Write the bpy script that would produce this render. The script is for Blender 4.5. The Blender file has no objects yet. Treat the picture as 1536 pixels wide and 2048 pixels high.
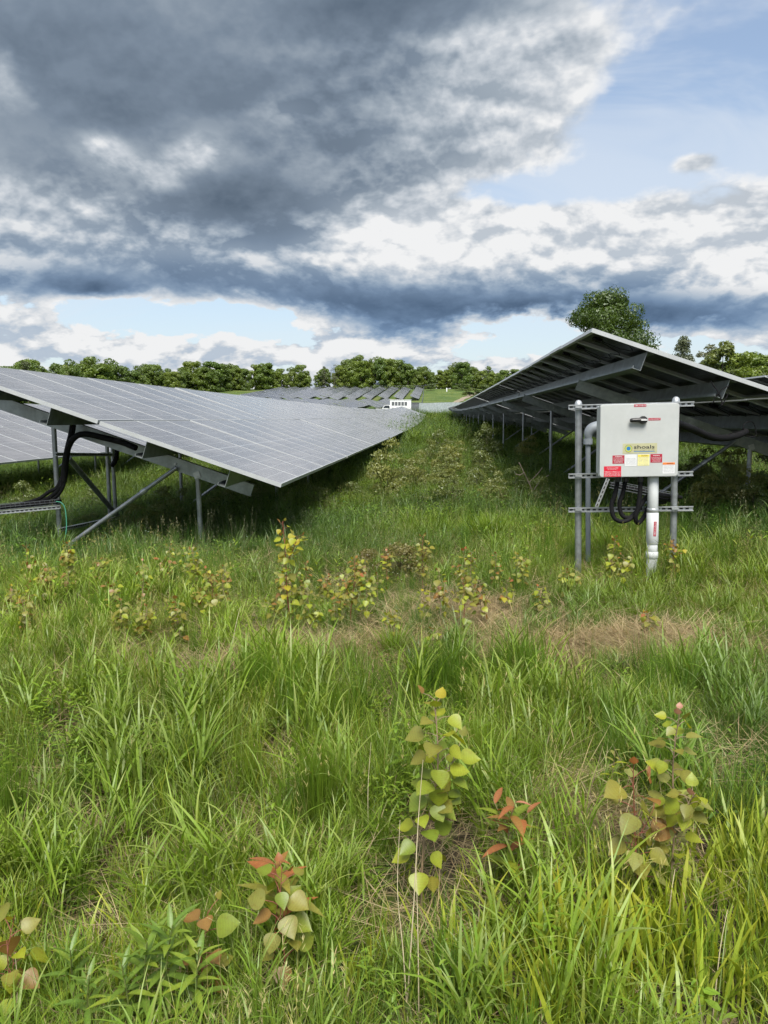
import bpy, bmesh, math, random
import numpy as np
from mathutils import Vector, Matrix, Euler, Quaternion

R = math.radians
scene = bpy.context.scene
COL = scene.collection

# ---------------------------------------------------------------- camera
FPX = 1560.0                       # focal length in photo pixels (photo 1536 x 2048)
EYE = 1.55
HORIZON, VPX = 817.0, 872.0        # horizon row and vanishing column of the panel rows
PITCH = math.atan((1024 - HORIZON) / FPX)
YAW = math.atan((VPX - 768) / FPX)
cam_d = bpy.data.cameras.new('camera')
cam_d.sensor_fit = 'VERTICAL'
cam_d.sensor_height = 36.0
cam_d.sensor_width = 27.0
cam_d.lens = FPX / 2048 * 36.0
cam_d.clip_start = 0.05
cam_d.clip_end = 5000
cam = bpy.data.objects.new('camera', cam_d)
COL.objects.link(cam)
cam.location = (0, 0, EYE)
cam.rotation_euler = (R(90) - PITCH, 0, YAW)
scene.camera = cam
CAM_M = Euler(cam.rotation_euler).to_matrix()

def pix_dir(px, py):
    v = CAM_M @ Vector(((px - 768) / FPX, (1024 - py) / FPX, -1.0))
    return v.normalized()

# ---------------------------------------------------------------- world
SUN_EL, SUN_AZ = R(55), R(172)     # azimuth clockwise from +Y: behind the camera, to the right
SKY_STRENGTH = 0.10
world = bpy.data.worlds.new('World')
scene.world = world
world.use_nodes = True
wt = world.node_tree
wt.nodes.clear()

class NT:
    """small helper to write node maths in one line each"""
    def __init__(self, tree): self.t = tree
    def n(self, typ, **kw):
        nd = self.t.nodes.new(typ)
        for k, v in kw.items(): setattr(nd, k, v)
        return nd
    def put(self, sock, v):
        if isinstance(v, bpy.types.NodeSocket): self.t.links.new(v, sock)
        elif v is not None: sock.default_value = v
    def m(self, op, a, b=None, c=None, clamp=False):
        nd = self.n('ShaderNodeMath', operation=op, use_clamp=clamp)
        for i, v in enumerate((a, b, c)):
            if v is not None: self.put(nd.inputs[i], v)
        return nd.outputs[0]
    def vm(self, op, a, b=None, scale=None):
        nd = self.n('ShaderNodeVectorMath', operation=op)
        self.put(nd.inputs[0], a)
        if b is not None: self.put(nd.inputs[1], b)
        if scale is not None: self.put(nd.inputs['Scale'], scale)
        return nd.outputs[0]
    def mix(self, f, a, b, typ='RGBA', blend='MIX'):
        nd = self.n('ShaderNodeMix', data_type=typ)
        if typ == 'RGBA':
            nd.blend_type = blend
            self.put(nd.inputs[0], f); self.put(nd.inputs[6], a); self.put(nd.inputs[7], b)
            return nd.outputs[2]
        self.put(nd.inputs[0], f); self.put(nd.inputs[2], a); self.put(nd.inputs[3], b)
        return nd.outputs[0]
    def noise(self, vec, scale, detail=4, rough=.5, dist=0, w=None):
        nd = self.n('ShaderNodeTexNoise', noise_dimensions='2D')
        self.put(nd.inputs['Vector'], vec)
        nd.inputs['Scale'].default_value = scale
        nd.inputs['Detail'].default_value = detail
        nd.inputs['Roughness'].default_value = rough
        nd.inputs['Distortion'].default_value = dist
        return nd.outputs[0]
    def smooth(self, v, a, b, o0=0., o1=1.):
        nd = self.n('ShaderNodeMapRange', interpolation_type='SMOOTHSTEP')
        self.put(nd.inputs[0], v); self.put(nd.inputs[1], a); self.put(nd.inputs[2], b)
        self.put(nd.inputs[3], o0); self.put(nd.inputs[4], o1)
        return nd.outputs[0]

def build_sky():
    W = NT(wt)
    tc = W.n('ShaderNodeTexCoord').outputs['Generated']
    d = W.vm('NORMALIZE', tc)
    sep = W.n('ShaderNodeSeparateXYZ'); W.put(sep.inputs[0], d)
    x, y, z = sep.outputs
    az = W.m('ARCTAN2', x, y)
    el = W.m('ARCSINE', z)
    sky = W.n('ShaderNodeTexSky', sky_type='NISHITA', sun_disc=False)
    sky.sun_elevation = SUN_EL; sky.sun_rotation = SUN_AZ
    sky.air_density = 1.0; sky.dust_density = 1.0; sky.ozone_density = 1.0

    # cloud coordinates: a layer seen in perspective (flatter towards the horizon)
    def layer(dz, off):
        zz = W.m('MAXIMUM', W.m('ADD', z, dz), 0.0)
        k = W.m('DIVIDE', 1.0, W.m('ADD', zz, 0.42))
        cx = W.m('MULTIPLY', x, k); cy = W.m('MULTIPLY', y, k)
        cb = W.n('ShaderNodeCombineXYZ')
        W.put(cb.inputs[0], cx); W.put(cb.inputs[1], cy); cb.inputs[2].default_value = off
        return cb.outputs[0]
    def billow(p):
        big = W.noise(p, 2.5, 8, .56, .2)
        rid = W.noise(p, 8.0, 4, .55)
        puff = W.m('SUBTRACT', .30, W.m('ABSOLUTE', W.m('SUBTRACT', rid, .5)))     # rounded tops, sharp creases
        return W.m('ADD', W.m('SUBTRACT', big, .5), W.m('MULTIPLY', W.m('SUBTRACT', puff, .2), .5))
    n0 = billow(layer(0, 3.7))
    n1 = billow(layer(.018, 3.7))
    wob = W.noise(layer(0, 9.1), 2.3, 5, .5, .3)
    wob = W.m('SUBTRACT', wob, .5)

    ae = W.n('ShaderNodeCombineXYZ'); W.put(ae.inputs[0], az); W.put(ae.inputs[1], el)
    ae = ae.outputs[0]
    def total(lst, start=0.0):
        """sum of soft lobes round the directions of photo points, radii in photo pixels"""
        acc = start
        for px, py, rx, ry, amp in lst:
            v = pix_dir(px, py)
            a0, e0 = math.atan2(v.x, v.y), math.asin(v.z)
            sx, sy = FPX * math.cos(e0) / rx, FPX / ry
            nd = W.n('ShaderNodeVectorMath', operation='MULTIPLY_ADD')
            W.put(nd.inputs[0], ae); nd.inputs[1].default_value = (sx, sy, 0); nd.inputs[2].default_value = (-a0 * sx, -e0 * sy, 0)
            dp = W.n('ShaderNodeVectorMath', operation='DOT_PRODUCT')
            W.put(dp.inputs[0], nd.outputs[0]); W.put(dp.inputs[1], nd.outputs[0])
            g = W.m('POWER', math.exp(-1), dp.outputs['Value'])
            acc = W.m('MULTIPLY_ADD', g, amp, acc)
        return acc
    cover = total(COVER, .02)
    dark = total(DARK, .33)
    D = W.m('MULTIPLY_ADD', n0, W.smooth(el, .08, .22, 2.2, 1.35), cover)
    up = W.smooth(z, .0, .03)
    alpha = W.m('MULTIPLY', W.smooth(D, W.smooth(el, .1, .3, .0, -.06), W.smooth(el, .1, .3, .11, .24)), up)
    thick = W.smooth(D, .02, .50)
    # lit tops: density falling off upwards
    rim = W.m('MULTIPLY', W.m('SUBTRACT', n0, n1), 2.9)
    rim = W.m('MAXIMUM', W.m('MINIMUM', rim, .32), -.22)
    rim = W.m('MULTIPLY', rim, W.smooth(dark, .35, .85, 1.0, .22))
    k2 = W.m('MAXIMUM', W.m('ADD', dark, W.m('MULTIPLY', wob, .62)), 0.0)
    t = W.m('ADD', W.m('SUBTRACT', .90, W.m('MULTIPLY', W.m('MULTIPLY', k2, thick), .86)), rim)
    t = W.m('MINIMUM', W.m('MAXIMUM', t, 0.0), 1.0)
    ramp = W.n('ShaderNodeValToRGB')
    cr = ramp.color_ramp
    cr.elements[0].position = 0.0; cr.elements[0].color = (.066, .092, .128, 1)
    cr.elements[1].position = 1.0; cr.elements[1].color = (.60, .605, .61, 1)
    for pos, c in ((.25, (.140, .178, .228)), (.5, (.245, .285, .33)), (.75, (.40, .43, .465))):
        e = cr.elements.new(pos); e.color = (*c, 1)
    W.put(ramp.inputs[0], t)
    # lower bases are seen through more blue air
    air = W.m('MULTIPLY', W.smooth(el, .06, .26, 1.0, 0.0), W.smooth(t, .25, .9, 1.0, 0.0))
    shade = W.mix(air, ramp.outputs[0], W.mix(1.0, ramp.outputs[0], (.78, .98, 1.22, 1), blend='MULTIPLY'))
    cloud = W.vm('SCALE', shade, scale=1.0 / SKY_STRENGTH * CLOUD_GAIN)
    haze = W.smooth(el, -.01, .40, .62, .24)
    base = W.mix(haze, W.vm('SCALE', sky.outputs[0], scale=SKY_GAIN), (4.2, 4.85, 5.6, 1))
    # thin high veils over the blue
    vl = W.noise(W.vm('MULTIPLY', layer(0, 1.0), (1.0, 2.6, 1.0)), 1.6, 5, .6, .6)
    base = W.mix(W.m('MULTIPLY', W.smooth(vl, .36, .70), W.smooth(el, .05, .2, .15, .55)), base, (5.2, 5.6, 6.1, 1))
    col = W.mix(alpha, base, cloud)
    bg = W.n('ShaderNodeBackground')
    W.put(bg.inputs[0], col)
    bg.inputs[1].default_value = SKY_STRENGTH
    out = W.n('ShaderNodeOutputWorld')
    wt.links.new(bg.outputs[0], out.inputs[0])

CLOUD_GAIN, SKY_GAIN = 1.0, 1.2
# (photo x, y, radius x, radius y, amount): where cloud is thick, thin or absent
COVER = [
    (280, 120, 560, 230, .72), (800, 60, 330, 160, .34), (470, 390, 260, 80, .42), (130, 480, 420, 90, .34), (800, 250, 200, 130, .26),
    (1070, 200, 120, 150, .20), (720, 570, 600, 60, .52), (820, 470, 240, 80, .30), (1180, 500, 330, 80, .46), (1490, 480, 170, 110, .46),
    (1380, 620, 260, 50, .34), (80, 668, 150, 24, .34), (330, 712, 330, 18, .32), (760, 680, 200, 26, .40), (1040, 730, 130, 20, .36),
    (1400, 220, 240, 130, -.42), (1180, 110, 120, 60, .10), (1200, 370, 170, 36, -.22), (60, 603, 300, 24, -.20), (400, 636, 190, 26, -.24), (1010, 385, 120, 26, -.30),
    (1440, 30, 190, 60, .14), (300, 655, 700, 18, -.14), (1100, 690, 500, 16, -.15), (180, 572, 60, 20, .50), (1390, 325, 45, 16, .50), (1130, 150, 60, 50, .14), (1120, 300, 60, 40, .22), (560, 670, 110, 18, -.2), (980, 700, 90, 14, -.2),
]
DARK = [
    (220, 140, 480, 190, .50), (40, 260, 200, 90, .2), (860, 0, 320, 50, .45), (800, 230, 180, 110, .08), (500, 400, 210, 55, .48), (90, 480, 330, 60, .02), (60, 60, 260, 70, .12),
    (760, 605, 460, 42, .46), (1060, 640, 260, 36, .44), (330, 560, 300, 40, .18), (1250, 620, 200, 34, .30),
    (1470, 640, 220, 26, .30), (180, 575, 90, 24, .5), (205, 292, 45, 24, -.50), (300, 335, 70, 16, -.45), (390, 305, 45, 26, -.45), (330, 370, 40, 14, -.3), (560, 225, 60, 20, -.25), (1150, 480, 330, 60, -.40), (1480, 430, 170, 70, -.36), (1010, 180, 170, 140, -.22), (150, 400, 160, 40, -.25),
    (740, 430, 150, 50, -.36), (330, 700, 420, 34, -.34), (760, 680, 260, 26, -.20), (80, 660, 200, 24, -.2), (1200, 710, 500, 26, -.25), (420, 500, 200, 30, -.15),
]
build_sky()
world.cycles.sampling_method = 'MANUAL'
world.cycles.sample_map_resolution = 512
EXPOSURE = 0.55
sun_d = bpy.data.lights.new('sun', 'SUN')
sun_d.energy = 4.3
sun_d.angle = R(30)
sun_d.color = (1.0, .95, .86)
sun = bpy.data.objects.new('sun', sun_d)
COL.objects.link(sun)
sdir = Vector((math.sin(SUN_AZ) * math.cos(SUN_EL), math.cos(SUN_AZ) * math.cos(SUN_EL), math.sin(SUN_EL)))
sun.rotation_euler = sdir.to_track_quat('Z', 'Y').to_euler()
vs = scene.view_settings
vs.view_transform = 'Standard'
vs.look = 'None'
vs.exposure = EXPOSURE
vs.gamma = 1.0
vs.use_curve_mapping = False
scene.cycles.max_bounces = 6
scene.cycles.diffuse_bounces = 3
scene.cycles.glossy_bounces = 3
scene.cycles.transmission_bounces = 3
scene.cycles.transparent_max_bounces = 8
scene.cycles.use_denoising = True
scene.cycles.use_adaptive_sampling = True
scene.cycles.adaptive_threshold = 0.017
scene.cycles.adaptive_min_samples = 12

# ---------------------------------------------------------------- helpers
rnd = random.Random(11)
def smoothstep(a, b, v):
    t = np.clip((np.asarray(v, float) - a) / (b - a), 0, 1)
    return t * t * (3 - 2 * t)

GY = [-60, 0, 8, 18, 32, 64, 95, 130, 170, 240, 330, 450, 520, 640, 2600]
GZ = [0, 0, 0, -.13, -.30, -.58, -.62, -.25, .35, 1.2, 4.3, 12.0, 14.5, 17, 30]
def tz_smooth(x, y):
    """the lie of the land without its small bumps"""
    x = np.asarray(x, float); y = np.asarray(y, float)
    fade = 1 - smoothstep(55, 150, y)
    return .035 * np.clip(x, -14, 14) * fade + np.interp(y, GY, GZ)
def tz(x, y):
    x = np.asarray(x, float); y = np.asarray(y, float)
    b = .022 * np.sin(x * 2.1 + 1.3 * np.sin(y * 1.1)) + .02 * np.sin(y * 2.7 + x * .9) + .012 * np.sin(x * 5.3 - y * 4.1)
    far = .25 * np.sin(x * .05 + 1) * np.sin(y * .043) * smoothstep(60, 160, y)
    return tz_smooth(x, y) + b * smoothstep(.6, 2.5, np.hypot(x, y)) + far
def ground_at(px, py):
    """where the ray through a photo pixel meets the ground"""
    d = pix_dir(px, py)
    t = 1.0
    for i in range(4000):
        p = Vector((0, 0, EYE)) + d * t
        if p.z <= float(tz(p.x, p.y)): break
        t *= 1.004
    return p
def at_depth(px, py, Y):
    """point on the ray through a photo pixel at world depth Y"""
    d = pix_dir(px, py)
    return Vector((0, 0, EYE)) + d * (Y / d.y)

def tag(o, label=None, cat=None, group=None, kind=None):
    if label: o['label'] = label
    if cat: o['category'] = cat
    if group: o['group'] = group
    if kind: o['kind'] = kind
    return o
def empty(name, loc=(0, 0, 0), rot=(0, 0, 0)):
    o = bpy.data.objects.new(name, None)
    o.empty_display_size = .1
    o.location = loc; o.rotation_euler = rot
    COL.objects.link(o)
    return o
def link(name, me, parent=None, loc=None, mat4=None):
    o = bpy.data.objects.new(name, me)
    COL.objects.link(o)
    if parent: o.parent = parent
    if mat4 is not None: o.matrix_basis = mat4
    elif loc is not None: o.location = loc
    return o

class MB:
    """collects faces, then builds one mesh; origin is subtracted from every vertex"""
    def __init__(self, origin=(0, 0, 0)):
        self.v = []; self.f = []; self.m = []; self.o = Vector(origin); self.cur = 0; self.smooth = []
        self.sm = False
    def add(self, vs, fs):
        b = len(self.v)
        self.v += [Vector(p) - self.o for p in vs]
        for f in fs:
            self.f.append([b + i for i in f]); self.m.append(self.cur); self.smooth.append(self.sm)
    def hexa(self, p):   # 8 points: bottom ring, top ring
        self.add(p, [(3, 2, 1, 0), (4, 5, 6, 7), (0, 1, 5, 4), (1, 2, 6, 5), (2, 3, 7, 6), (3, 0, 4, 7)])
    def box(self, c, s, rot=None):
        c = Vector(c); h = Vector(s) / 2
        pts = [Vector((sx * h.x, sy * h.y, sz * h.z)) for sz in (-1, 1) for sx, sy in ((-1, -1), (1, -1), (1, 1), (-1, 1))]
        if rot is not None: pts = [rot @ p for p in pts]
        self.hexa([c + p for p in pts])
    def tube(self, pts, r, n=10, cap=True):
        pts = [Vector(p) for p in pts]
        rs = r if isinstance(r, (list, tuple)) else [r] * len(pts)
        t0 = (pts[1] - pts[0]).normalized()
        a = t0.orthogonal().normalized()
        rings = []
        vs = []
        for i, p in enumerate(pts):
            if i == 0: t = pts[1] - pts[0]
            elif i == len(pts) - 1: t = pts[-1] - pts[-2]
            else: t = pts[i + 1] - pts[i - 1]
            t.normalize()
            a = (a - t * a.dot(t)).normalized()
            b = t.cross(a)
            for k in range(n):
                th = 2 * math.pi * k / n
                vs.append(p + (a * math.cos(th) + b * math.sin(th)) * rs[i])
        fs = []
        for i in range(len(pts) - 1):
            for k in range(n):
                k2 = (k + 1) % n
                fs.append((i * n + k, i * n + k2, (i + 1) * n + k2, (i + 1) * n + k))
        s0 = self.sm; self.sm = True
        self.add(vs, fs)
        self.sm = s0
        if cap:
            m = (len(pts) - 1) * n
            self.add(vs[:n], [tuple(reversed(range(n)))])
            self.add(vs[m:], [tuple(range(n))])
    def lathe(self, c, prof, n=20):
        """prof: list of (r, z) from bottom to top about a vertical axis"""
        c = Vector(c)
        vs = []; fs = []
        for r, z in prof:
            for k in range(n):
                th = 2 * math.pi * k / n
                vs.append(c + Vector((r * math.cos(th), r * math.sin(th), z)))
        for i in range(len(prof) - 1):
            for k in range(n):
                k2 = (k + 1) % n
                fs.append((i * n + k, i * n + k2, (i + 1) * n + k2, (i + 1) * n + k))
        s0 = self.sm; self.sm = True
        self.add(vs, fs); self.sm = s0
        m = (len(prof) - 1) * n
        self.add(vs[:n], [tuple(reversed(range(n)))]); self.add(vs[m:], [tuple(range(n))])
    def mesh(self, name, mats):
        me = bpy.data.meshes.new(name)
        me.from_pydata(self.v, [], self.f)
        for m in (mats if isinstance(mats, (list, tuple)) else [mats]): me.materials.append(m)
        me.polygons.foreach_set('material_index', self.m)
        me.polygons.foreach_set('use_smooth', self.smooth)
        me.update()
        return me
    def obj(self, name, mats, parent=None, loc=None):
        return link(name, self.mesh(name, mats), parent, loc)

# ---------------------------------------------------------------- materials
def new_mat(name):
    m = bpy.data.materials.new(name); m.use_nodes = True
    t = m.node_tree; t.nodes.clear()
    return m, NT(t)
def principled(W, **kw):
    b = W.n('ShaderNodeBsdfPrincipled')
    for k, v in kw.items(): W.put(b.inputs[k], v)
    return b
def finish(W, shader, disp=None):
    o = W.n('ShaderNodeOutputMaterial')
    W.t.links.new(shader, o.inputs[0])
    return o
def plain(name, col, rough=.5, metal=0.0, var=.12, scale=6.0, spec=.5, bump=0.0, dirt=None):
    m, W = new_mat(name)
    tc = W.n('ShaderNodeTexCoord').outputs['Object']
    nd = W.n('ShaderNodeTexNoise'); W.put(nd.inputs['Vector'], tc)
    nd.inputs['Scale'].default_value = scale; nd.inputs['Detail'].default_value = 5; nd.inputs['Roughness'].default_value = .65
    f = nd.outputs[0]
    lo = tuple(c * (1 - var) for c in col) + (1,); hi = tuple(min(1, c * (1 + var)) for c in col) + (1,)
    c = W.mix(W.smooth(f, .3, .7), lo, hi)
    if dirt:
        n2 = W.noise(tc, scale * .35, 6, .7)
        c = W.mix(W.smooth(n2, .52, .72, 0, dirt[1]), c, (*dirt[0], 1))
    r = W.m('MULTIPLY_ADD', f, .22, rough - .11)
    b = principled(W, **{'Base Color': c, 'Roughness': r, 'Metallic': metal, 'Specular IOR Level': spec})
    if bump:
        bp = W.n('ShaderNodeBump'); bp.inputs['Strength'].default_value = bump; bp.inputs['Distance'].default_value = .01
        W.put(bp.inputs['Height'], f); W.t.links.new(bp.outputs[0], b.inputs['Normal'])
    finish(W, b.outputs[0])
    return m

M = {}
M['galv'] = plain('galvanised_steel', (.27, .30, .305), .40, .6, .22, 9, dirt=((.17, .185, .175), .5))
M['post'] = plain('galvanised_pipe', (.30, .32, .335), .38, .65, .2, 14, dirt=((.14, .145, .145), .5))
M['alu'] = plain('anodised_aluminium', (.43, .45, .46), .42, .2, .05, 5)
M['strut'] = plain('slotted_strut_zinc', (.44, .46, .47), .4, .6, .15, 20)
M['slot'] = plain('dark_slot', (.03, .03, .03), .8)
M['box'] = plain('pale_grey_polyester', (.43, .45, .445), .5, 0, .05, 4, spec=.35, dirt=((.355, .36, .34), .6))
M['box_side'] = M['box']
M['pvc'] = plain('grey_pvc', (.55, .575, .585), .45, 0, .06, 9, spec=.4, dirt=((.44, .44, .41), .5))
M['pvc_dark'] = plain('slate_pvc', (.19, .215, .24), .5, 0, .1, 9, spec=.4)
M['black'] = plain('black_rubber', (.009, .009, .010), .7, 0, .3, 30, spec=.12)
M['black_gloss'] = plain('black_plastic', (.015, .015, .016), .35, 0, .2, 20)
M['green_wire'] = plain('green_insulation', (.07, .30, .20), .45, 0, .1, 20)
M['red'] = plain('red_label', (.55, .015, .04), .4, 0, .05, 20)
M['darkred'] = plain('dark_red_label', (.36, .012, .035), .4, 0, .05, 20)
M['white'] = plain('white_print', (.62, .63, .64), .45, 0, .03, 20)
M['yellow'] = plain('pale_yellow_label', (.70, .66, .30), .45, 0, .05, 20)
M['yellow2'] = plain('yellow_label', (.75, .60, .08), .45, 0, .05, 20)
M['orange'] = plain('orange_label', (.72, .20, .04), .45, 0, .05, 20)
M['olive'] = plain('olive_plate', (.42, .41, .25), .4, 0, .06, 20)
M['ink'] = plain('black_ink', (.02, .02, .025), .5)
M['greyink'] = plain('grey_ink', (.32, .34, .36), .5)
M['blueink'] = plain('blue_ink', (.02, .16, .42), .45)
M['limeink'] = plain('lime_ink', (.45, .52, .05), .45)
M['bark'] = plain('bark', (.10, .085, .065), .85, 0, .35, 5, spec=.2)
M['wood_grey'] = plain('dead_wood', (.24, .20, .15), .85, 0, .3, 12, spec=.2)
M['steel_white'] = plain('white_painted_steel', (.74, .76, .77), .4, 0, .06, 2, dirt=((.5, .5, .46), .4))
M['steel_dark'] = plain('dark_louvre', (.10, .11, .12), .5, 0, .2, 5)
M['fabric'] = plain('grey_fence_fabric', (.30, .34, .36), .8, 0, .2, 3)
M['auto_glass'] = plain('dark_glass', (.02, .025, .03), .08, 0, .1, 3)
M['rubber'] = M['black']

def cell_mat():
    """solar glass over dark cells: 6 x 12 cells with bright busbars and gaps, all read from the panel's own coordinates"""
    m, W = new_mat('solar_cells')
    tc = W.n('ShaderNodeTexCoord').outputs['UV']
    sp = W.n('ShaderNodeSeparateXYZ'); W.put(sp.inputs[0], tc)
    u, v = sp.outputs[0], sp.outputs[1]
    cu = W.m('MULTIPLY', u, 6.0); cv = W.m('MULTIPLY', v, 12.0)
    fu = W.m('ABSOLUTE', W.m('SUBTRACT', W.m('FRACT', cu), .5))
    fv = W.m('ABSOLUTE', W.m('SUBTRACT', W.m('FRACT', cv), .5))
    gu = W.m('GREATER_THAN', fu, .478); gv = W.m('GREATER_THAN', fv, .478)
    dia = W.m('GREATER_THAN', W.m('ADD', fu, fv), .90)
    gap = W.m('MINIMUM', W.m('ADD', W.m('ADD', gu, gv), dia), 1.0)
    fb = W.m('ABSOLUTE', W.m('SUBTRACT', W.m('FRACT', W.m('MULTIPLY', cu, 3.0)), .5))
    bus = W.m('MULTIPLY', W.m('LESS_THAN', fb, .03), .45)
    mid = W.m('LESS_THAN', W.m('ABSOLUTE', W.m('SUBTRACT', v, .5)), .006)
    cell_id = W.n('ShaderNodeCombineXYZ'); W.put(cell_id.inputs[0], W.m('FLOOR', cu)); W.put(cell_id.inputs[1], W.m('FLOOR', cv))
    oi = W.n('ShaderNodeObjectInfo').outputs['Random']
    wn = W.n('ShaderNodeTexWhiteNoise', noise_dimensions='4D'); W.put(wn.inputs['Vector'], cell_id.outputs[0]); W.put(wn.inputs['W'], oi)
    tone = W.mix(W.m('MULTIPLY_ADD', wn.outputs[0], .35, W.m('MULTIPLY', oi, .65)), (.070, .072, .086, 1), (.098, .094, .098, 1))
    c = W.mix(W.m('MAXIMUM', gap, W.m('MAXIMUM', bus, mid)), tone, (.30, .31, .33, 1))
    # dust film
    ob = W.n('ShaderNodeTexCoord').outputs['Object']
    ds = W.noise(ob, 1.7, 6, .65)
    c = W.mix(W.smooth(ds, .35, .75, .38, .60), c, (.34, .335, .34, 1))
    b = principled(W, **{'Base Color': c, 'Roughness': W.m('MULTIPLY_ADD', ds, .16, .10), 'IOR': 1.5, 'Specular IOR Level': .5})
    finish(W, b.outputs[0])
    return m
M['cells'] = cell_mat()
def back_mat():
    m, W = new_mat('panel_backsheet')
    tc = W.n('ShaderNodeTexCoord').outputs['UV']
    sp = W.n('ShaderNodeSeparateXYZ'); W.put(sp.inputs[0], tc)
    fu = W.m('ABSOLUTE', W.m('SUBTRACT', W.m('FRACT', W.m('MULTIPLY', sp.outputs[0], 6.0)), .5))
    fv = W.m('ABSOLUTE', W.m('SUBTRACT', W.m('FRACT', W.m('MULTIPLY', sp.outputs[1], 12.0)), .5))
    gap = W.m('MAXIMUM', W.m('GREATER_THAN', fu, .462), W.m('GREATER_THAN', fv, .475))
    # thin gaps between the cells let daylight through the glass
    b = principled(W, **{'Base Color': (.016, .018, .022, 1), 'Roughness': .35})
    tl = W.n('ShaderNodeBsdfTranslucent'); tl.inputs[0].default_value = (.75, .78, .8, 1)
    mx = W.n('ShaderNodeMixShader'); W.put(mx.inputs[0], W.m('MULTIPLY', gap, .28))
    W.t.links.new(b.outputs[0], mx.inputs[1]); W.t.links.new(tl.outputs[0], mx.inputs[2])
    finish(W, mx.outputs[0])
    return m
M['back'] = back_mat()

def ground_mat():
    m, W = new_mat('meadow_soil')
    g = W.n('ShaderNodeNewGeometry').outputs['Position']
    sp = W.n('ShaderNodeSeparateXYZ'); W.put(sp.inputs[0], g)
    n1 = W.noise(g, .55, 5, .6); n2 = W.noise(g, 7.0, 5, .7); n3 = W.noise(g, 38.0, 3, .7)
    soil = W.mix(W.smooth(n2, .35, .65), (.040, .031, .021, 1), (.085, .066, .040, 1))
    thatch = W.mix(W.smooth(n3, .35, .7), (.10, .078, .042, 1), (.24, .19, .11, 1))
    moss = W.mix(W.smooth(n3, .3, .7), (.035, .055, .012, 1), (.085, .115, .022, 1))
    c = W.mix(W.smooth(n1, .42, .60), soil, moss)
    c = W.mix(W.smooth(n2, .50, .62, 0, .75), c, thatch)
    far1 = W.mix(W.smooth(W.noise(g, .06, 6, .65), .35, .65), (.060, .105, .022, 1), (.125, .160, .040, 1))
    far = W.mix(W.smooth(W.noise(g, .9, 4, .7), .4, .7, 0, .5), far1, (.045, .08, .018, 1))
    far = W.mix(W.smooth(W.noise(g, .025, 4, .7), .58, .72, 0, .6), far, (.20, .17, .09, 1))
    c = W.mix(W.smooth(W.m('MULTIPLY_ADD', n1, 14.0, sp.outputs[1]), 22, 48), c, far)
    b = principled(W, **{'Base Color': c, 'Roughness': .9, 'Specular IOR Level': .2})
    bp = W.n('ShaderNodeBump'); bp.inputs['Strength'].default_value = .8; bp.inputs['Distance'].default_value = .03
    W.put(bp.inputs['Height'], n3); W.t.links.new(bp.outputs[0], b.inputs['Normal'])
    finish(W, b.outputs[0])
    return m
M['ground'] = ground_mat()

# ---------------------------------------------------------------- ground
def build_ground():
    xs = np.concatenate([[-2200, -1400, -900, -600], np.arange(-420, -60, 22), np.arange(-60, -14, 3), np.arange(-14, -6, .5), np.arange(-6, 6, .16),
                         np.arange(6, 14, .5), np.arange(14, 60, 3), np.arange(60, 420, 22), [600, 900, 1400, 2200]])
    ys = np.concatenate([[-60, -30, -12, -5, -2], np.arange(-1, 12, .16), np.arange(12, 30, .6), np.arange(30, 90, 3), np.arange(90, 540, 8), [600, 700, 900, 1300, 2600]])
    X, Y = np.meshgrid(xs, ys)
    Z = tz(X, Y)
    nx, ny = len(xs), len(ys)
    co = np.stack([X, Y, Z], -1).reshape(-1, 3)
    i = np.arange(nx * ny).reshape(ny, nx)
    q = np.stack([i[:-1, :-1], i[:-1, 1:], i[1:, 1:], i[1:, :-1]], -1).reshape(-1, 4)
    me = bpy.data.meshes.new('ground')
    me.from_pydata(co.tolist(), [], q.tolist())
    me.polygons.foreach_set('use_smooth', [True] * len(q))
    me.materials.append(M['ground'])
    o = link('ground', me)
    tag(o, 'uneven meadow ground under the grass and the rows of panels', kind='structure')
build_ground()

# ---------------------------------------------------------------- solar tables
TH = R(18.8)
CT, ST = math.cos(TH), math.sin(TH)
PW, PL, PGAP, PPITCH = .990, 2.02, .02, 1.003
SLOPE = 2 * PL + PGAP

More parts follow.
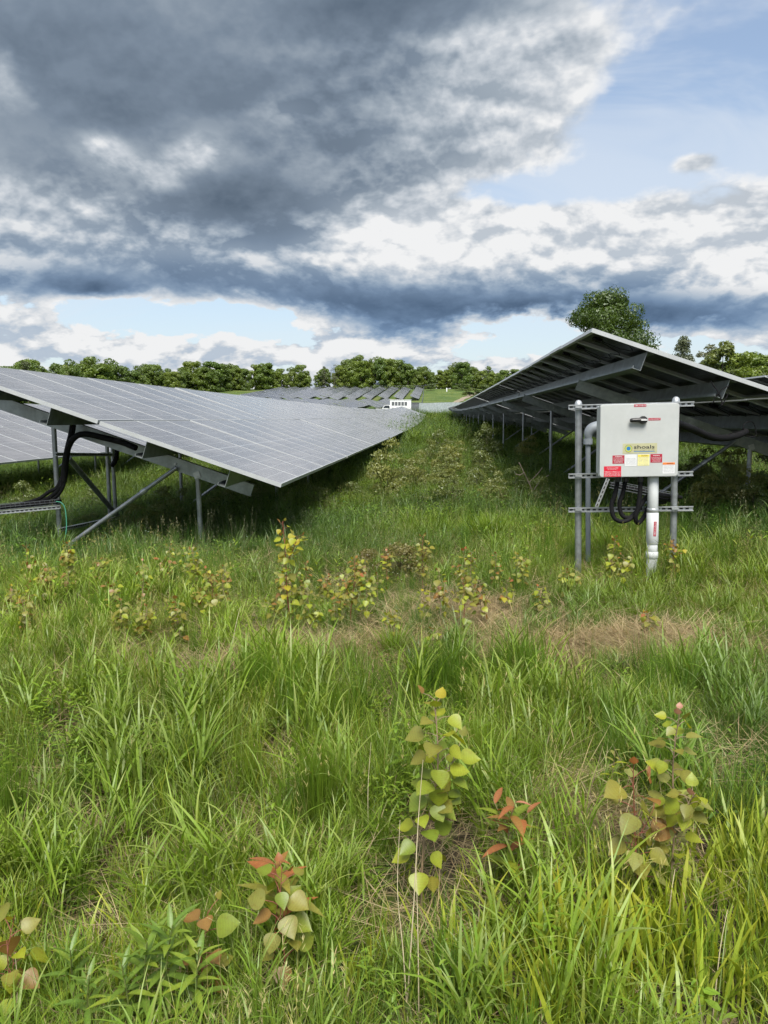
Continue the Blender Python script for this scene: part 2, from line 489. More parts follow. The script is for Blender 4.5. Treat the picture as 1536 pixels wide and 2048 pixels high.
def panel_meshes():
    def grid_uv(me, faces_uv):
        uv = me.uv_layers.new(name='UVMap')
        for p in me.polygons:
            for li in p.loop_indices:
                co = me.vertices[me.loops[li].vertex_index].co
                uv.data[li].uv = ((co.x - .02) / (PW - .04), (co.y - .02) / (PL - .04))
    g = MB()
    g.cur = 0
    t = .008
    z0, z1 = -.008, -.002
    a, b = .006, .006
    pts = lambda z: [(a, a, z), (PW - a, a, z), (PW - a, PL - a, z), (a, PL - a, z)]
    g.add(pts(z1), [(0, 1, 2, 3)])
    g.cur = 1
    g.add(pts(z0), [(3, 2, 1, 0)])
    glass = g.mesh('panel', [M['cells'], M['back']])
    grid_uv(glass, None)
    f = MB()
    def bars(mb):
        h = .042
        for (x0, x1, y0, y1) in ((0, PW, 0, .011), (0, PW, PL - .011, PL), (0, .011, .011, PL - .011), (PW - .011, PW, .011, PL - .011)):
            mb.box(((x0 + x1) / 2, (y0 + y1) / 2, -h / 2), (x1 - x0, y1 - y0, h))
        for (x0, x1, y0, y1) in ((.011, PW - .011, .011, .034), (.011, PW - .011, PL - .034, PL - .011), (.011, .034, .034, PL - .034), (PW - .034, PW - .011, .034, PL - .034)):
            mb.box(((x0 + x1) / 2, (y0 + y1) / 2, -h + .0025), (x1 - x0, y1 - y0, .003))
    bars(f)
    frame = f.mesh('frame', M['alu'])
    c = MB(); c.cur = 0; c.add(pts(z1), [(0, 1, 2, 3)]); c.cur = 1; c.add(pts(z0), [(3, 2, 1, 0)]); c.cur = 2; bars(c)
    whole = c.mesh('panel_whole', [M['cells'], M['back'], M['alu']])
    grid_uv(whole, None)
    j = MB(); j.box((PW / 2, PL - .16, -.022), (.12, .09, .026)); j.tube([(PW / 2 - .03, PL - .2, -.024), (PW / 2 - .1, PL - .4, -.05), (PW / 2 - .3, PL - .5, -.06), (PW / 2 - .46, PL - .42, -.05)], .004, 5)
    j.tube([(PW / 2 + .03, PL - .2, -.024), (PW / 2 + .1, PL - .44, -.06), (PW / 2 + .3, PL - .5, -.055), (PW / 2 + .46, PL - .42, -.05)], .004, 5)
    jb = j.mesh('junction_box', M['black'])
    return glass, frame, whole, jb
GLASS, FRAME, WHOLE, JBOX = panel_meshes()

def solar_table(xlow, y0, n, frames, label, group, detail=0, jbox=False, braces=True, clear=.90, twist=0.0):
    y1 = y0 + n * PPITCH
    za = float(tz_smooth(xlow - 2, y0)) + clear
    zb = float(tz_smooth(xlow - 2, y1)) + clear + twist
    def P(s, y, nn):
        zl = za + (zb - za) * (y - y0) / (y1 - y0)
        return Vector((xlow - s * CT + nn * ST, y, zl + s * ST + nn * CT))
    ym = (y0 + y1) / 2
    base = Vector((xlow - 2, ym, float(tz_smooth(xlow - 2, ym))))
    root = empty('solar_table', base)
    tag(root, label, 'solar table', group)
    ex = Vector((0, 1, (zb - za) / (y1 - y0))).normalized()
    ey = Vector((-CT, 0, ST)); ey = (ey - ex * ey.dot(ex)).normalized()
    ez = ex.cross(ey)
    rot = Matrix((ex, ey, ez)).transposed().to_4x4()
    for j in range(2):
        for i in range(n):
            p = P(j * (PL + PGAP), y0 + i * PPITCH, rnd.uniform(-.002, .002)) - base
            tilt = Matrix.Rotation(rnd.gauss(0, .0016), 4, 'X') @ Matrix.Rotation(rnd.gauss(0, .002), 4, 'Y')
            mt = Matrix.Translation(p) @ rot @ tilt
            if detail:
                q = link('panel', GLASS, root, mat4=mt)
                link('frame', FRAME, q)
            else:
                q = link('panel', WHOLE, root, mat4=mt)
            if jbox: link('junction_box', JBOX, q)
    # deep purlins running along the row
    for s in (.57, 1.50, 2.58, 3.45):
        mb = MB(base)
        ya, yb = y0 + .06, y1 - .02
        def strip(s0, s1, n0, n1):
            mb.hexa([P(s0, ya, n0), P(s1, ya, n0), P(s1, yb, n0), P(s0, yb, n0), P(s0, ya, n1), P(s1, ya, n1), P(s1, yb, n1), P(s0, yb, n1)])
        strip(s, s + .005, -.245, -.050)
        strip(s - .07, s, -.050, -.045)
        strip(s + .005, s + .085, -.245, -.240)
        strip(s + .080, s + .085, -.240, -.215)
        if detail:
            k = y0 + .5
            while k < y1:
                mb.box(P(s - .004, k, -.07), (.012, .07, .022)); k += PPITCH
        mb.obj('purlin', M['galv'], root)
    for yf in frames:
        yf += y0
        mb = MB(base)
        def sl(s0, s1, yy0, yy1, n0, n1):
            mb.hexa([P(s0, yy0, n0), P(s1, yy0, n0), P(s1, yy1, n0), P(s0, yy1, n0), P(s0, yy0, n1), P(s1, yy0, n1), P(s1, yy1, n1), P(s0, yy1, n1)])
        sl(.45, 3.60, yf, yf + .005, -.395, -.248)
        sl(.45, 3.60, yf + .005, yf + .07, -.395, -.390)
        sl(.45, 3.60, yf + .005, yf + .07, -.253, -.248)
        ra = mb.obj('rafter', M['galv'], root)
        if detail:
            for ss in (1.40, 2.9):
                mb = MB(base); c = P(ss, yf - .008, -.32)
                mb.tube([c, c - Vector((0, .012, 0))], .014, 8); mb.obj('bolt', M['strut'], ra)
            mb = MB(base); mb.box(P(1.12, yf - .006, -.36), (.075, .012, .075), Matrix.Rotation(-TH, 3, 'Y'))
            mb.obj('post_plate', M['strut'], ra)
        for ss, rr in ((1.12, .029), (2.92, .029)):
            top = P(ss, yf + .035, -.37)
            gz = float(tz(top.x, top.y))
            lean = Vector((rnd.gauss(0, .006), rnd.gauss(0, .01), 0))
            mb = MB(base)
            mb.tube([Vector((top.x, top.y, gz - .15)) + lean, top], rr, 12)
            mb.obj('post', M['post'], root)
        if braces:
            a = P(2.86, yf - .045, -.40); a.z = float(tz(a.x, a.y)) + .02
            b = P(1.36, yf - .045, -.35)
            mb = MB(base)
            mb.tube([a - (b - a) * .06, b], .025, 10)
            br = mb.obj('brace', M['post'], root)
            c = a + (b - a) * .70; c2 = a + (b - a) * .74
            mb = MB(base); mb.tube([c, c2], .032, 10)
            mb.obj('sleeve', M['strut'], br)
    return root

ORD = ['first', 'second', 'third', 'fourth', 'fifth', 'sixth', 'seventh', 'eighth', 'ninth', 'tenth', 'eleventh']
T12 = 12 * PPITCH + .10
# row left of the grassy aisle
yy = 8.0
LROW = [(6, (.9, 5.4))] + [(12, (2.7, 9.3))] * 9
for i, (n, fr) in enumerate(LROW):
    lab = ('short solar table whose end carries black cables down to a wire tray' if i == 0 else
           f'{ORD[i]} solar table from the cable tray in the row seen from its glass side')
    solar_table(-1.60, yy, n, fr, lab, 'row of tables showing their glass beside the aisle', detail=1 if i < 3 else 0, twist=rnd.uniform(-.03, .03) if i else 0)
    yy += n * PPITCH + .10
LEFT_END = yy
# row right of the aisle, seen from underneath
yy = 8.1
for i in range(10):
    lab = ('raised end table whose dark underside overhangs the grey disconnect box' if i == 0 else
           f'{ORD[i]} solar table from the disconnect box in the row seen from beneath')
    solar_table(5.40, yy, 12, (2.7, 9.3), lab, 'row of tables showing their undersides beside the aisle', detail=1 if i < 3 else 0, jbox=i < 2, clear=.93, twist=rnd.uniform(-.03, .03) if i else 0)
    yy += T12
# next row on the left, glimpsed below the first one
yy = 12.4
for i in range(6):
    solar_table(-8.55, yy, 12, (2.7, 9.3), f'{ORD[i]} table of the row glimpsed below the cable-draped solar table', 'row of tables behind the first glass-side row', clear=.95)
    yy += T12
# next row on the right
yy = 9.0
for i in range(6):
    solar_table(12.35, yy, 12, (2.7, 9.3), f'{ORD[i]} table of the row behind the one with the disconnect box', 'row of tables behind the underside row', clear=.90)
    yy += T12

# ---------------------------------------------------------------- disconnect box on its pipe rack
def spline(pts, n=8):
    """Catmull-Rom through the points"""
    pts = [Vector(p) for p in pts]
    q = [pts[0] * 2 - pts[1]] + pts + [pts[-1] * 2 - pts[-2]]
    out = []
    for i in range(1, len(q) - 2):
        for k in range(n):
            t = k / n
            a, b, c, d = q[i - 1], q[i], q[i + 1], q[i + 2]
            out.append(.5 * ((2 * b) + (c - a) * t + (2 * a - 5 * b + 4 * c - d) * t * t + (3 * b - a - 3 * c + d) * t ** 3))
    out.append(pts[-1])
    return out

def slotted_bar(name, a, b, parent, base, h=.041, dpt=.025, pitch=.05, front=Vector((0, -1, 0)), mats=None, slot=True):
    """strut channel from a to b: two lips, a web set back between them and dark slots"""
    a, b = Vector(a), Vector(b)
    L = (b - a).length
    ex = (b - a).normalized()
    ey = front - ex * front.dot(ex); ey.normalize()
    ez = ex.cross(ey) * -1
    rot = Matrix((ex, ey, ez)).transposed()
    mb = MB(base)
    c = (a + b) / 2
    for sgn in (-1, 1):
        mb.box(c + ez * sgn * (h / 2 - .004), (L, dpt, .008), rot)
    mb.box(c - ey * (dpt / 2 - .004), (L, .004, h - .017), rot)
    o = mb.obj(name, mats or M['strut'], parent)
    if slot:
        mb = MB(base)
        k = pitch / 2
        while k < L:
            mb.box(a + ex * k - ey * (dpt / 2 - .0075), (pitch * .56, .003, h * .36), rot)
            k += pitch
        so = mb.obj('slot_row', M['slot'], o)
        so['kind'] = 'stuff'
    return o

YB = 6.62                                        # depth of the box front
lp = at_depth(1157, 1150, 6.98); rp = at_depth(1349, 1130, 6.98)
rack_base = Vector((lp.x, 6.98, float(tz(lp.x, 6.98))))
rack = empty('pipe_rack', rack_base)
tag(rack, 'two-legged galvanised pipe rack with slotted struts holding the disconnect box', 'rack')
for (px0, px1, ptop) in ((1158, 1157, 806), (1346.5, 1352, 799)):
    b = at_depth(px0, 1140, 6.98); b.z = float(tz(b.x, 6.98)) - .2
    t = at_depth(px1, ptop, 6.98)
    mb = MB(rack_base); mb.tube([b, t], .029, 16)
    po = mb.obj('post', M['post'], rack)
    mb = MB(rack_base)
    mb.lathe(t - Vector((0, 0, .055)), [(.0325, 0), (.0345, .003), (.0345, .03), (.0335, .04), (.029, .062), (.018, .076), (.004, .081)], 16)
    mb.obj('cap', M['strut'], po)
for (xa, ya_, xb, yb_) in ((1137, 814.5, 1388, 807.5), (1137, 952, 1386, 947), (1137, 1020, 1386, 1017)):
    slotted_bar('strut', at_depth(xa, ya_, 6.93), at_depth(xb, yb_, 6.93), rack, rack_base)
    for k, px in enumerate((1157, 1350)):
        c = at_depth(px, ya_ + (yb_ - ya_) * (px - xa) / (xb - xa), 6.915)
        mb = MB(rack_base); mb.box(c, (.05, .012, .016)); mb.box(c + Vector((.022, -.006, 0)), (.014, .012, .014)); mb.box(c - Vector((.022, .006, 0)), (.014, .012, .014))
        mb.obj('pipe_clamp', M['strut'], rack)

def rounded_slab(name, w, h, d, r, bev, mat, parent, loc):
    """a w x h plate with rounded corners and softened edges, its thickness d along +Y"""
    bm = bmesh.new()
    pts = []
    for cx, cz, a0 in ((w / 2 - r, h / 2 - r, 0), (-w / 2 + r, h / 2 - r, 90), (-w / 2 + r, -h / 2 + r, 180), (w / 2 - r, -h / 2 + r, 270)):
        for k in range(7):
            th = R(a0 + 15 * k); pts.append((cx + r * math.cos(th), cz + r * math.sin(th)))
    v = [bm.verts.new((x, 0, z)) for x, z in pts]
    f = bm.faces.new(v)
    ex = bmesh.ops.extrude_face_region(bm, geom=[f])
    for e in ex['geom']:
        if isinstance(e, bmesh.types.BMVert): e.co.y += d
    bmesh.ops.recalc_face_normals(bm, faces=bm.faces)
    rim = [e for e in bm.edges if abs(e.verts[0].co.y - e.verts[1].co.y) < 1e-6]
    bmesh.ops.bevel(bm, geom=rim, offset=bev, segments=2, affect='EDGES', profile=.6)
    me = bpy.data.meshes.new(name); bm.to_mesh(me); bm.free()
    me.materials.append(mat)
    return link(name, me, parent, loc)

def text_obj(body, w, h, parent, loc, mat, align='CENTER', name='lettering', bold=0.0):
    """flat lettering standing in the XZ plane and facing -Y, fitted into w x h"""
    cu = bpy.data.curves.new('txt', 'FONT')
    cu.body = body; cu.align_x = align; cu.align_y = 'CENTER'; cu.size = 1.0
    cu.offset = bold
    cu.space_line = .95
    cu.resolution_u = 2
    tmp = bpy.data.objects.new('txt', cu)
    COL.objects.link(tmp)
    dg = bpy.context.evaluated_depsgraph_get()
    me = bpy.data.meshes.new_from_object(tmp.evaluated_get(dg))
    bpy.data.objects.remove(tmp); bpy.data.curves.remove(cu)
    n = len(me.vertices)
    co = np.empty(n * 3); me.vertices.foreach_get('co', co); co = co.reshape(-1, 3)
    mn, mx = co.min(0), co.max(0)
    c = (mn + mx) / 2
    s = np.array([w / (mx[0] - mn[0]), h / (mx[1] - mn[1])])
    out = np.zeros_like(co)
    out[:, 0] = (co[:, 0] - c[0]) * s[0]; out[:, 2] = (co[:, 1] - c[1]) * s[1]
    me.vertices.foreach_set('co', out.ravel())
    me.name = name
    me.materials.clear(); me.materials.append(mat)
    me.update()
    return link(name, me, parent, loc)

BW, BH = .640, .603
bc = at_depth(1278.5, 881, YB)
dbox = empty('disconnect_box', bc, (0, R(-1.2), 0))
tag(dbox, 'pale grey disconnect box with black rotary handle and warning stickers', 'electrical box')
rounded_slab('enclosure', BW - .022, BH - .02, .17, .018, .004, M['box'], dbox, (0, .034, 0))
lid = rounded_slab('lid', BW, BH, .034, .024, .006, M['box'], dbox, (0, 0, 0))
for (x, z) in ((-.303, .285), (-.303, -.285), (.12, .297)):
    mb = MB(); mb.box((x, .045, z), (.035, .05, .018) if abs(x) > .2 else (.045, .04, .012)); mb.obj('latch', M['box'], dbox)
def lx(u): return (u - 747.5) / 1275 * BW
def lz(v): return (697.5 - v) / 1225 * BH
def sticker(u0, u1, v0, v1, mat, name='sticker', t=.0012):
    mb = MB(); mb.box((0, 0, 0), ((u1 - u0) / 1275 * BW, t, (v1 - v0) / 1225 * BH))
    o = mb.obj(name, mat, dbox, (lx((u0 + u1) / 2), -t / 2 - .0003, lz((v0 + v1) / 2)))
    return o, (u1 - u0) / 1275 * BW, (v1 - v0) / 1225 * BH
F = -.0014
s, w, h = sticker(652, 848, 92, 134, M['darkred']); text_obj('CBX 01-02-13', w * .9, h * .55, s, (0, F, 0), M['white'], bold=.012)
s, w, h = sticker(888, 1083, 325, 365, M['darkred']); text_obj('DC DISCONNECT', w * .9, h * .5, s, (0, F, 0), M['white'])
s, w, h = sticker(480, 1040, 745, 915, M['olive'], 'nameplate')
text_obj('shoals', w * .60, h * .36, s, (w * .125, F, h * .14), M['ink'], bold=.014, name='wordmark')
text_obj('technologies group', w * .60, h * .10, s, (w * .125, F, -h * .17), M['ink'])
mb = MB(); mb.box((0, 0, 0), (w * .61, .0008, h * .06)); mb.obj('blue_rule', M['blueink'], s, (w * .125, F, -h * .31))
sunx = -w * .33
mb = MB()
def disc(mb, r0, r1, y, n=28):
    vs = []; fs = []
    for k in range(n):
        th = 2 * math.pi * k / n
        vs += [(r0 * math.cos(th), y, r0 * math.sin(th)), (r1 * math.cos(th), y, r1 * math.sin(th))]
    for k in range(n):
        k2 = (k + 1) % n
        fs.append((2 * k, 2 * k + 1, 2 * k2 + 1, 2 * k2))
    mb.add(vs, fs)
disc(mb, .0185, .0265, 0); mb.obj('lime_ring', M['limeink'], s, (sunx, F, 0))
mb = MB(); disc(mb, .0005, .0165, 0); mb.obj('blue_disc', M['blueink'], s, (sunx, F, 0))
mb = MB()
for k in range(20):
    a = 2 * math.pi * k / 20
    e = Vector((math.cos(a), 0, math.sin(a))); t = Vector((-math.sin(a), 0, math.cos(a)))
    mb.add([e * .0275 - t * .0028, e * .0275 + t * .0028, e * .034], [(0, 1, 2)])
sr = mb.obj('sun_rays', M['ink'], s, (sunx, F, 0)); sr['kind'] = 'stuff'
def lines(o, w, h, texts, mat, top=.42, step=.13, th=.08, hw=.86):
    for i, t in enumerate(texts):
        text_obj(t, w * hw * min(1, .5 + len(t) / 44), h * th, o, (0, F, h * (top - i * step)), mat)
s, w, h = sticker(318, 510, 943, 1082, M['darkred'])
text_obj('WARNING', w * .62, h * .12, s, (0, F, h * .36), M['white'], bold=.02)
lines(s, w, h, ['ELECTRIC SHOCK HAZARD', 'DO NOT TOUCH TERMINALS', 'ON BOTH LINE AND LOAD', 'MAY BE ENERGIZED', 'IN OPEN POSITION'], M['white'], .18, .14, .085)
s, w, h = sticker(520, 712, 935, 1126, M['white'])
lines(s, w, h, ['COMBINER DISCONNECT', 'MAX SYSTEM VOLTAGE 1000 VDC', 'RATED CURRENT 400 A', 'ENCLOSURE TYPE 4X', 'SUITABLE FOR OUTDOOR USE'], M['greyink'], .16, .12, .055)
s, w, h = sticker(728, 918, 935, 1122, M['yellow'])
mb = MB(); mb.box((0, 0, 0), (w * .98, .0008, h * .17)); mb.obj('header', M['yellow2'], s, (0, F, h * .40))
text_obj('CAUTION', w * .55, h * .10, s, (.006, F - .0008, h * .40), M['ink'], bold=.02)
lines(s, w, h, ['SOLAR ELECTRIC SYSTEM', 'DO NOT OPEN UNDER LOAD', 'READ MANUAL BEFORE SERVICE', 'TIGHTEN TERMINALS TO', 'SPECIFIED TORQUE ONLY', 'USE COPPER CONDUCTORS'], M['greyink'], .22, .125, .055)
s, w, h = sticker(935, 1125, 930, 1073, M['darkred'])
text_obj('WARNING', w * .58, h * .12, s, (0, F, h * .33), M['white'], bold=.02)
lines(s, w, h, ['DC CIRCUITS ARE UNGROUNDED', 'AND MAY BE ENERGIZED', 'TURN OFF BEFORE', 'WORKING INSIDE'], M['white'], .10, .15, .085)
s, w, h = sticker(180, 462, 1125, 1303, M['red'])
lines(s, w, h, ['PHOTOVOLTAIC SYSTEM', 'DC DISCONNECT'], M['white'], .34, .12, .08, .7)
lines(s, w, h, ['OPERATING CURRENT 312 A', 'OPERATING VOLTAGE 760 V', 'MAX SYSTEM VOLTAGE 1000 V', 'SHORT CIRCUIT CURRENT 390 A'], M['white'], -.02, .125, .075, .92)
s, w, h = sticker(1137, 1333, 1075, 1264, M['white'])
mb = MB(); mb.box((0, 0, 0), (w, .0008, h * .19)); mb.obj('header', M['orange'], s, (0, F, h * .405))
text_obj('WARNING', w * .55, h * .10, s, (.008, F - .0008, h * .405), M['ink'], bold=.02)
lines(s, w, h, ['ARC FLASH AND SHOCK HAZARD', 'APPROPRIATE PPE REQUIRED', '1000 VDC   CLASS 0', 'LIMITED APPROACH 3 FT 6 IN', 'RESTRICTED 1 FT 0 IN'], M['greyink'], .20, .13, .06)
# rotary handle
hx, hz = lx(800), lz(355)
mb = MB(); mb.tube([(0, 0, 0), (0, -.016, 0), (0, -.034, 0), (0, -.04, 0)], [.034, .032, .030, .024], 24)
hub = mb.obj('handle', M['black_gloss'], dbox, (hx, 0, hz))
mb = MB(); mb.tube([(.012, -.03, 0), (-.03, -.031, 0), (-.085, -.031, 0), (-.105, -.031, -.001), (-.113, -.031, -.001)], [.019, .019, .018, .0165, .009], 14)
mb.obj('grip', M['black_gloss'], hub)
mb = MB(); mb.box((-.002, -.0505, .001), (.05, .002, .010)); mb.obj('pointer', M['white'], hub)

# PVC riser below the box
YR = 6.72
pt = at_depth(1306.5, 950, YR); pb = at_depth(1303, 1165, YR); gz = float(tz(pb.x, YR))
riser = empty('pvc_riser', (pb.x, YR, gz))
tag(riser, 'pale grey plastic conduit rising from the grass into the box', 'conduit')
def pz(py): return at_depth(1304, py, YR).z
def px_at(z): return pb.x + (pt.x - pb.x) * (z - gz) / (pt.z - gz)
base = Vector((pb.x, YR, gz))
def seg(name, y0, y1, r, mat, rr=None):
    z0, z1 = pz(y1), pz(y0)
    mb = MB(base); mb.tube([(px_at(z0), YR, z0), (px_at(z0), YR, z0 + .004), (px_at(z1), YR, z1 - .004), (px_at(z1), YR, z1)], [r - .004, r, r, r - .004], 24)
    return mb.obj(name, mat, riser)
seg('pipe', 950, 1026, .0445, M['pvc'])
sl_ = seg('coupling', 1025, 1088, .0500, M['pvc'])
seg('pipe', 1086, 1106, .0445, M['pvc'])
seg('collar', 1103, 1116, .0505, M['pvc'])
mb = MB(base); z0 = pz(1116); mb.tube([(px_at(gz), YR, gz - .2), (px_at(z0), YR, z0)], .0445, 24); mb.obj('pipe', M['pvc'], riser)
seg('pipe_clamp', 1016, 1024, .049, M['strut'])
mb = MB(base); c = Vector((px_at(pz(1056)) + .008, YR - .0505, pz(1056))); mb.box(c, (.022, .002, .125)); tg = mb.obj('red_tag', M['darkred'], riser)
t = text_obj('CBX 01-02-13', .11, .011, tg, c - base + Vector((0, -.0016, 0)), M['white'], bold=.01); t.rotation_euler = (0, R(-90), 0)

# cable loops hanging below the box
for k, (pts, r, lab) in enumerate((
    ([(1236, 955, 6.74), (1231, 985, 6.74), (1223, 1012, 6.74), (1229, 1036, 6.73), (1247, 1043, 6.72), (1268, 1032, 6.74), (1283, 1008, 6.78), (1300, 990, 6.86), (1335, 992, 7.1), (1362, 995, 7.5)], .0185, 'outermost black cable loop hanging below the grey disconnect box'),
    ([(1252, 955, 6.76), (1246, 985, 6.76), (1239, 1008, 6.76), (1244, 1030, 6.76), (1259, 1035, 6.75), (1276, 1020, 6.79), (1288, 1000, 6.84), (1305, 998, 6.95), (1340, 1000, 7.3)], .0185, 'middle black cable loop hanging below the grey disconnect box'),
    ([(1281, 955, 6.70), (1280, 985, 6.70), (1276, 1015, 6.70), (1271, 1036, 6.71), (1277, 1046, 6.75), (1290, 1030, 6.84), (1302, 1008, 6.95), (1330, 1004, 7.3)], .019, 'short black cable dropping straight below the grey disconnect box'))):
    P3 = [at_depth(*p) for p in pts]
    o0 = P3[4].copy()
    c = empty('cable_loop', o0); tag(c, lab, 'cable', 'cable loops below the disconnect box')
    mb = MB(o0); mb.tube(spline(P3, 6), r, 12); mb.obj('cable', M['black'], c)
    mb = MB(o0); g = P3[0]; mb.tube([g + Vector((0, 0, .01)), g + Vector((0, 0, -.035))], .025, 10); mb.obj('gland', M['black_gloss'], c)

# slate conduit with a hooded fitting behind the rack
YC = 7.35
c0 = at_depth(1181, 1040, YC); c0.z = float(tz(c0.x, YC))
con = empty('hooded_conduit', c0); tag(con, 'slate grey conduit with hooded elbow fitting behind the pipe rack', 'conduit')
a = at_depth(1176, 882, YC)
mb = MB(c0); mb.tube([c0 - Vector((0, 0, .2)), a], .023, 14); pp = mb.obj('pipe', M['pvc_dark'], con)
mb = MB(c0); mb.tube([a - Vector((0, 0, .03)), a + Vector((0, 0, .02))], .042, 14); mb.obj('collar', M['pvc_dark'], con)
mb = MB(c0)
h0 = at_depth(1177, 882, YC); h1 = at_depth(1177, 868, YC); h2 = at_depth(1183, 858, YC); h3 = at_depth(1196, 853, YC); h4 = at_depth(1206, 852, YC)
mb.tube(spline([h0, h1, h2, h3, h4], 5), [0.026 + .026 * math.sin(min(1, i / 12) * 1.57) for i in range(21)], 16)
mb.obj('hood', M['pvc_dark'], con)

# tray with cables running under the right row behind the rack
tr0 = at_depth(1222, 974, 8.6); tr1 = at_depth(1352, 1000, 8.3)
def wire_tray(name, a, b, label, width=.15, hgt=.06, legs=None):
    a, b = Vector(a), Vector(b)
    base = a.copy()
    t = empty(name, base); tag(t, label, 'cable tray')
    ex = (b - a).normalized(); ey = Vector((0, 0, 1)).cross(ex).normalized(); ez = ex.cross(ey)
    L = (b - a).length
    mb = MB(base)
    for off in ((-width / 2, hgt), (-width / 2, hgt / 2), (-width / 2, 0), (-width / 4, 0), (0, 0), (width / 4, 0), (width / 2, 0), (width / 2, hgt / 2), (width / 2, hgt)):
        o = ey * off[0] + ez * off[1]
        mb.tube([a + o, b + o], .0028, 5)
    w1 = mb.obj('long_wires', M['steel_dark'], t); w1['kind'] = 'stuff'
    mb = MB(base)
    k = .02
    while k < L:
        c = a + ex * k
        mb.tube([c + ey * -width / 2 + ez * hgt, c + ey * -width / 2, c + ey * width / 2, c + ey * width / 2 + ez * hgt], .0028, 5)
        k += .06
    w2 = mb.obj('cross_wires', M['steel_dark'], t); w2['kind'] = 'stuff'
    for k in range(3):
        mb = MB(base)
        o = ey * (k - 1) * .036 + ez * .026
        pts = [a + o + ex * (L * i / 8) + ey * rnd.uniform(-.006, .006) + ez * rnd.uniform(0, .008) for i in range(9)]
        mb.tube(pts, .018, 8); mb.obj('cable', M['black'], t)
    return t
wt1 = wire_tray('wire_tray', tr0, tr1, 'black wire tray with cables behind the pipe rack')
# hanger strut for that tray
d0 = at_depth(1193, 1014, 8.55); d1 = at_depth(1216, 957, 8.55)
slotted_bar('hanger', d0, d1, wt1, tr0, .035, .02, .05)

# thick sleeve from the box to the right-hand purlin
P3 = [at_depth(1352, 846, 7.0), at_depth(1385, 858, 7.3), at_depth(1420, 873, 7.7), at_depth(1450, 876, 8.0), at_depth(1475, 871, 8.15), at_depth(1492, 863, 8.25)]
slv = empty('cable_sleeve', P3[2]); tag(slv, 'thick black cable sleeve sagging under the right hand solar table', 'cable')
mb = MB(P3[2]); mb.tube(spline(P3, 6), .034, 12); mb.obj('sleeve', M['black'], slv)
for pts in ([(1488, 866, 8.2), (1487, 850, 8.2), (1498, 843, 8.25), (1508, 848, 8.3), (1511, 872, 8.3), (1490, 872, 8.25)], [(1458, 868, 8.1), (1470, 864, 8.2), (1490, 866, 8.3), (1512, 873, 8.4)],
            [(1421, 762, 8.16), (1430, 775, 8.14), (1437, 787, 8.13), (1430, 796, 8.13), (1426, 806, 8.14)], [(1437, 787, 8.12), (1443, 800, 8.12), (1443, 811, 8.12), (1450, 800, 8.12), (1457, 786, 8.12)], [(1434, 790, 8.13), (1445, 778, 8.13), (1458, 772, 8.13)]):
    Q = [at_depth(*p) for p in pts]
    mb = MB(P3[2]); mb.tube(spline(Q, 6), .0055, 6); mb.obj('wire', M['black'], slv)

# ---------------------------------------------------------------- cables, tray and rack under the left table
A = [at_depth(272, 896, 8.55), at_depth(245, 885, 8.6), at_depth(205, 875, 8.62), at_depth(170, 868, 8.62), at_depth(148, 876, 8.62), at_depth(135, 900, 8.66), at_depth(129, 935, 8.7), at_depth(127, 962, 8.72)]
o0 = A[-1].copy()
bd = empty('cable_bundle', o0); tag(bd, 'black cable sleeve arching below the table end down to the tray', 'cable')
mb = MB(o0); mb.tube(spline(A, 6), .034, 12); mb.obj('sleeve', M['black'], bd)
B = [at_depth(146, 850, 8.75), at_depth(142, 872, 8.72), at_depth(134, 905, 8.74), at_depth(130, 940, 8.76), at_depth(126, 965, 8.76)]
mb = MB(o0); mb.tube(spline(B, 6), .036, 12); mb.obj('sleeve', M['black'], bd)
for dx, dy, r in ((-8, -6, .022), (0, 0, .025), (7, 3, .02)):
    C = [at_depth(127 + dx * .4, 955, 8.72), at_depth(120 + dx * .8, 975, 8.72), at_depth(106 + dx, 990 + dy, 8.74), at_depth(84 + dx, 1002 + dy * .6, 8.76), at_depth(50 + dx, 1008, 8.78)]
    mb = MB(o0); mb.tube(spline(C, 6), r, 10); mb.obj('cable', M['black'], bd)
ta = at_depth(120, 1008, 8.78); tb = at_depth(0, 1019, 8.78)
tb = ta + (tb - ta) * 3.2
wt2 = wire_tray('wire_tray', ta, tb, 'wire basket tray loaded with black cables leading away from the left table')
slotted_bar('support_strut', at_depth(121, 1014, 8.70), at_depth(121, 1014, 8.70) + (tb - ta), wt2, ta, .04, .02, .055)
# braced frame behind
fb = at_depth(216, 1062, 10.6); fb.z = float(tz(fb.x, 10.6))
fr = empty('strut_frame', fb); tag(fr, 'pair of thin pipes tied by slotted struts under the left table', 'rack')
for px0, px1, Yp in ((221, 213.5, 10.6), (233, 224, 10.75)):
    b = at_depth(px0, 1060, Yp); b.z = float(tz(b.x, Yp)) - .15
    t = at_depth(px1, 880, Yp)
    mb = MB(fb); mb.tube([b, t], .027, 12); mb.obj('post', M['post'], fr)
slotted_bar('strut', at_depth(112, 908.5, 8.85), at_depth(226, 909.5, 10.55), fr, fb, .041, .025, .05, Vector((.6, -1, 0)))
slotted_bar('strut', at_depth(118, 1060, 8.85), at_depth(232, 1036, 10.55), fr, fb, .041, .025, .05, Vector((.6, -1, 0)))
mb = MB(fb); mb.tube([at_depth(137, 916, 8.95), at_depth(237, 1034, 10.5)], .032, 10); mb.obj('diagonal', M['post'], fr)
st = [at_depth(234, 898, 10.4), at_depth(233, 912, 10.4), at_depth(229, 924, 10.4), at_depth(223, 932, 10.4)]
cs = empty('cable_stub', st[-1]); tag(cs, 'short black cable stub hanging beside the thin braced pipes', 'cable')
mb = MB(st[-1]); mb.tube(spline(st, 5), .032, 10); mb.obj('cable', M['black'], cs)
